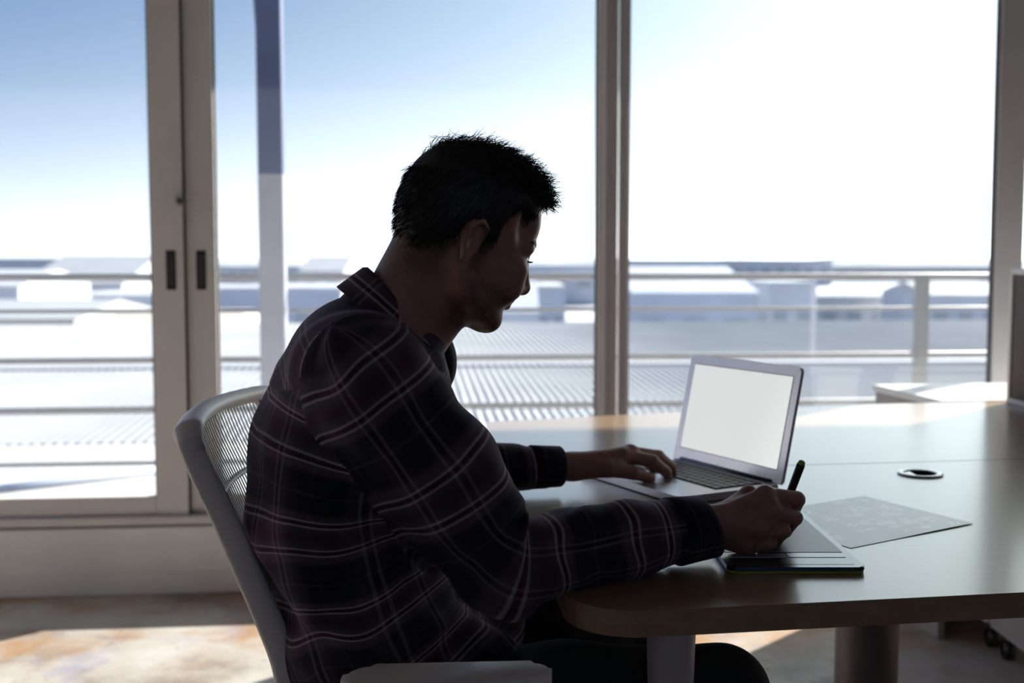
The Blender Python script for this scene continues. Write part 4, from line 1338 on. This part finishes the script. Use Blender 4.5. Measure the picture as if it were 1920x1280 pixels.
# folds
fold = np.zeros(len(sVt))
elb = float(np.linalg.norm(RS - RE)) * 1.2
m1 = reg == 1
near_el = np.exp(-((rs_ - elb) / .10) ** 2)
ring = vnoise(rs_ * 34 + np.sin(ra_ * 1.3) * .9, ra_ * 1.1 + 8, 1) - .5
ring2 = vnoise(rs_ * 16 + ra_ * .7, ra_ * .8 + 3, 2) - .5
fold += m1 * sst(seam, .0, .03) * (ring * (.006 + .014 * near_el) + ring2 * .012)
tw = vnoise(ts * 15 + ta * 2.2, ta * 1.6 + 20, 4) - .5
tw2 = vnoise(ts * 30 - ta * 1.5, ta * 2.4 + 20, 5) - .5
low = sst(-z_, -.92, -.72)
fold += (reg == 0) * np.maximum(sst(-seam, 0, .03), sst(rd_, .10, .13)) * (tw * (.008 + .022 * low) + tw2 * (.004 + .010 * low))
fold += (reg == 2) * (vnoise(ls_ * 30, la_ * 1.2 + 9, 6) - .5) * .010
cuffed = np.clip(1 - np.exp(-((rs_ - rs_[m1].max()) / .05) ** 2), .25, 1)
sVt = sVt + N_ * (fold * np.where(m1, cuffed, 1))[:, None]
sVt = relax(sVt, sQt, 1, .3)
shirt = np_mesh('shirt', sVt, sQt, MAT['plaid'], PERSON)
wa = (vnoise(ta * 2.6 + 11, ts * 9 + 5, 8) - .5) * .016 * (.5 + low)
wb2 = (vnoise(ra_ * 1.4 + 7, rs_ * 12 + 3, 9) - .5) * .010
uvs = np.zeros((len(sVt), 4, 2))
uvs[:, 0] = np.stack([ts * 1.4 - .0318 + wa, ta * .150 + .02 + wa * .6], 1)
uvs[:, 1] = np.stack([rs_ * .96 - .0205 + wb2, ra_ * .062 + .045 + wb2 * .5], 1)
uvs[:, 2] = np.stack([ls_ + .03, la_ * .052], 1)
uvs[:, 3] = np.stack([(sVt @ A3(.10, -.98, .12)) * 1.0 + .065, (sVt @ A3(.85, .10, .5)) + .03], 1)
def face_uv(ob, Q, uvs, reg):
    fr_ = np.sort(reg[Q], 1)[:, 1]
    uv = uvs[Q, fr_[:, None]]
    # no smear where the turn wraps round
    for c in range(2):
        rng_ = uv[:, :, c].max(1) - uv[:, :, c].min(1)
        bad = rng_ > .12
        uv[bad, :, c] = uv[bad, :1, c]
    ul = ob.data.uv_layers.new(name='UVMap')
    ul.data.foreach_set('uv', uv.reshape(-1, 2).astype(np.float32).ravel())
face_uv(shirt, sQt, uvs, reg)

def add_uv(ob, fn):
    me = ob.data
    co = np.empty(len(me.vertices) * 3, np.float32); me.vertices.foreach_get('co', co); co = co.reshape(-1, 3) + np.array(ob.location)
    vi = np.empty(len(me.loops), np.int32); me.loops.foreach_get('vertex_index', vi)
    ul = me.uv_layers.new(name='UVMap')
    ul.data.foreach_set('uv', fn(co)[vi].astype(np.float32).ravel())

def sheet(name, rows_, mat, parent, thick=.0018, closed=False):
    """grid of points to a cloth sheet; uv in metres"""
    R = np.array(rows_); n, m = R.shape[:2]
    V = R.reshape(-1, 3)
    Q = [(i * m + j, i * m + (j + 1) % m, (i + 1) * m + (j + 1) % m, (i + 1) * m + j) for i in range(n - 1) for j in range(m if closed else m - 1)]
    o = mesh(name, V, Q, mat, parent, True)
    su = np.concatenate([[0], np.cumsum(np.linalg.norm(np.diff(R[:, m // 2], axis=0), axis=1))])
    sv = np.concatenate([[0], np.cumsum(np.linalg.norm(np.diff(R[n // 2], axis=0), axis=1))])
    ul = o.data.uv_layers.new(name='UVMap')
    for p in o.data.polygons:
        js = [v % m for v in p.vertices]
        for li, v in zip(p.loop_indices, p.vertices):
            j = v % m
            x = sv[j] if not (closed and max(js) - min(js) > 1 and j == 0) else sv[-1] * m / (m - 1)
            ul.data[li].uv = (su[v // m] + .085, x + .03)
    md_ = o.modifiers.new('thickness', 'SOLIDIFY'); md_.thickness = thick; md_.offset = 0
    return o

# cuffs: their cloth is cut the other way, so the stripes run along the arm
def cuff(e, c, r0, r1, back, fwd, tilt):
    t = (c - e) / np.linalg.norm(c - e)
    up = A3(0, 0, 1) - t * t[2]; up /= np.linalg.norm(up); sd = np.cross(t, up)
    prof_ = [(-back, r0 * .93), (-back + .003, r0 * 1.03), (-back * .5, (r0 + r1) * .515), (fwd - .002, r1 * 1.03), (fwd, r1 * .99), (fwd - .003, r1 * .93), (fwd - .03, r1 * .86)]
    rows_ = []
    for x, r in prof_:
        ring_ = []
        for k in range(40):
            a = 2 * math.pi * k / 40
            ring_.append(c + t * (x - tilt * math.cos(a) * (1 if x > 0 else .4)) + (up * math.cos(a) * .98 + sd * math.sin(a)) * r * (1 + .015 * math.sin(3 * a + 1)))
        rows_.append(ring_)
    return sheet('cuff', rows_, MAT['plaid'], shirt, .0015, True)
cuff(RE, RC + A3(0, 0, -.003), .0465, .0430, .052, .006, .010)
cuff(LE, LC, .0385, .0360, .050, .010, .000)

# collar: stand and leaf round the neck
cc = NB + A3(-.012, .006, .0)
c_t = A3(.62, .10, .78); c_t /= np.linalg.norm(c_t)       # the collar ring leans forward with the neck
c_f = A3(.80, .18, -.62); c_f -= c_t * (c_f @ c_t); c_f /= np.linalg.norm(c_f)
c_s = np.cross(c_t, c_f)
rows_ = []
for hgt, rr, in ((-.020, .069), (.012, .066), (.030, .0655), (.034, .0675), (.030, .0710), (.008, .0765), (-.012, .0815)):
    row = []
    for k in range(49):
        a = math.radians(28) + (2 * math.pi - math.radians(56)) * k / 48
        bk = .5 - .5 * math.cos(a)                          # 1 at the nape
        pt = (1 - bk) ** 3
        r_ = rr * (1 + .10 * (1 - bk))
        row.append(cc + (c_f * math.cos(a) * r_ * 1.06 + c_s * math.sin(a) * r_ * .98) + c_t * (hgt * (1 if hgt < .02 else (.55 + .45 * bk)) - (.030 * pt if hgt < .01 and rr > .07 else 0)))
    rows_.append(row)
sheet('collar', rows_, MAT['plaid'], shirt, .002)
# front edge of the open shirt seen past the chest
def ribbon(name, uvY, half, mat, bulge=A3(0, 0, 0), th=.003):
    P_ = smooth_path([aty(u, v, y) for u, v, y in uvY], 6)
    w = A3(.25, 1, 0)
    rows_ = [[p - w * half, p + bulge * .6 - w * half * .3, p + bulge * .6 + w * half * .3, p + w * half] for p in P_]
    return sheet(name, rows_, mat, shirt, th)
ribbon('placket', [(822, 628, 1.60), (834, 640, 1.60), (843, 668, 1.60), (842, 700, 1.60), (832, 728, 1.60), (826, 760, 1.59)], .016, MAT['placket'], A3(.004, 0, .002), .010)
ribbon('placket', [(806, 650, 1.52), (816, 668, 1.515), (826, 700, 1.51), (836, 740, 1.505), (846, 790, 1.50), (852, 830, 1.50)], .012, MAT['plaid'], A3(.003, 0, .002), .004)
for u, v, y in ((814, 651, 1.500), (828, 704, 1.492)):
    p = aty(u, v, y)
    tube('button', [p, p + A3(.25, -.95, .1) * .003], .0052, MAT['button_white'], shirt, 12)

# ------------------------------------------------------------------ trousers and shoes
T = Field(axis(-.40, .46, .0055), axis(1.36, 2.08, .0055), axis(.06, .74, .0055))
T.op(cone(Sp[0] + A3(.0, 0, -.02), Sp[1], .106, .108, (bl, .72)), .03)
for h_, k_, a_ in ((RH, RK, RA), (LH_, LK, LA)):
    T.op(cone(Sp[0] + A3(.01, 0, -.03), h_, .10, .095), .03)
    T.op(cone(h_, h_ * .5 + k_ * .5, .094, .084), .03)
    T.op(cone(h_ * .5 + k_ * .5, k_, .084, .068), .03)
    T.op(cone(k_, a_, .062, .056), .02)
T.op(halfspace(A3(0, 0, .085), A3(0, 0, 1), (-.4, 1.3, .05), (.47, 2.1, .12)), .003, 'sub') if False else None
tV, tQ = T.surface(); tV = relax(tV, tQ, 3, .5)
del T
np_mesh('trousers', tV, tQ, MAT['denim'], PERSON)
for a_ in (RA, LA):
    Sh = Field(axis(a_[0] - .10, a_[0] + .24, .004), axis(a_[1] - .08, a_[1] + .09, .004), axis(-.004, .16, .004))
    Sh.op(cone(a_ + A3(-.03, 0, -.045), a_ + A3(.13, .01, -.055), .042, .036, (A3(0, 1, 0), .95)), .02)
    Sh.op(cone(a_ + A3(-.005, 0, -.03), a_ + A3(-.01, 0, .02), .046, .043), .02)
    Sh.op(cone(a_ + A3(.13, .01, -.058), a_ + A3(.175, .012, -.066), .036, .026, (A3(0, 1, 0), .85)), .02)
    Sh.op(halfspace(A3(0, 0, .018), A3(0, 0, 1), a_ - .3, a_ + .4), .002, 'sub')
    V, Q = Sh.surface(); V = relax(V, Q, 2, .4)
    sho = np_mesh('shoe', V, Q, MAT['shoe_leather'], PERSON)
    so = [(a_[0] - .075, a_[1] - .032), (a_[0] - .02, a_[1] - .040), (a_[0] + .12, a_[1] - .038), (a_[0] + .205, a_[1] - .010), (a_[0] + .205, a_[1] + .030), (a_[0] + .12, a_[1] + .055), (a_[0] - .02, a_[1] + .038), (a_[0] - .075, a_[1] + .030)]
    prism('sole', poly_round(so, .02, 4), .0, .022, MAT['shoe_sole'], sho, .004)

# ------------------------------------------------------------------ stylus in the right hand, ring on the left
pt0, pt1 = R_(1449, 1046, 1.618), aty(1496, 886, 1.615)
pt0[2] = TZ + .0102
dp = (pt1 - pt0) / np.linalg.norm(pt1 - pt0)
pt1 = pt0 + dp * max(.135, float(np.linalg.norm(pt1 - pt0)))
PEN = empty('stylus_pen', pt0); tag(PEN, 'black stylus pen with lime green end in the writing hand', 'pen')
Lp = float(np.linalg.norm(pt1 - pt0))
tube('barrel', [pt0 + dp * t for t in (.012, .03, .06, Lp - .010, Lp - .006)], [.0032, .0052, .0058, .0062, .0060], MAT['pen_black'], PEN, 18)
tube('nib', [pt0, pt0 + dp * .006, pt0 + dp * .0125], [.0008, .0018, .0032], MAT['black_plastic'], PEN, 12)
tube('end_cap', [pt0 + dp * (Lp - .0062), pt0 + dp * (Lp - .002), pt0 + dp * Lp], [.0052, .0050, .0030], MAT['pen_lime'], PEN, 16)
rc = lm[2][0] * .62 + L_(1228, 858, 2.110) * .38
rd = L_(1228, 858, 2.110) - lm[2][0]; rd /= np.linalg.norm(rd)
ru = np.cross(rd, A3(0, 1, 0)); ru /= np.linalg.norm(ru); rv = np.cross(rd, ru)
tube('finger_ring', [rc + .0118 * (ru * math.cos(t) + rv * math.sin(t)) for t in np.linspace(0, 2 * math.pi, 28, endpoint=False)], .0014, MAT['gold'], PERSON, 8, None, True)
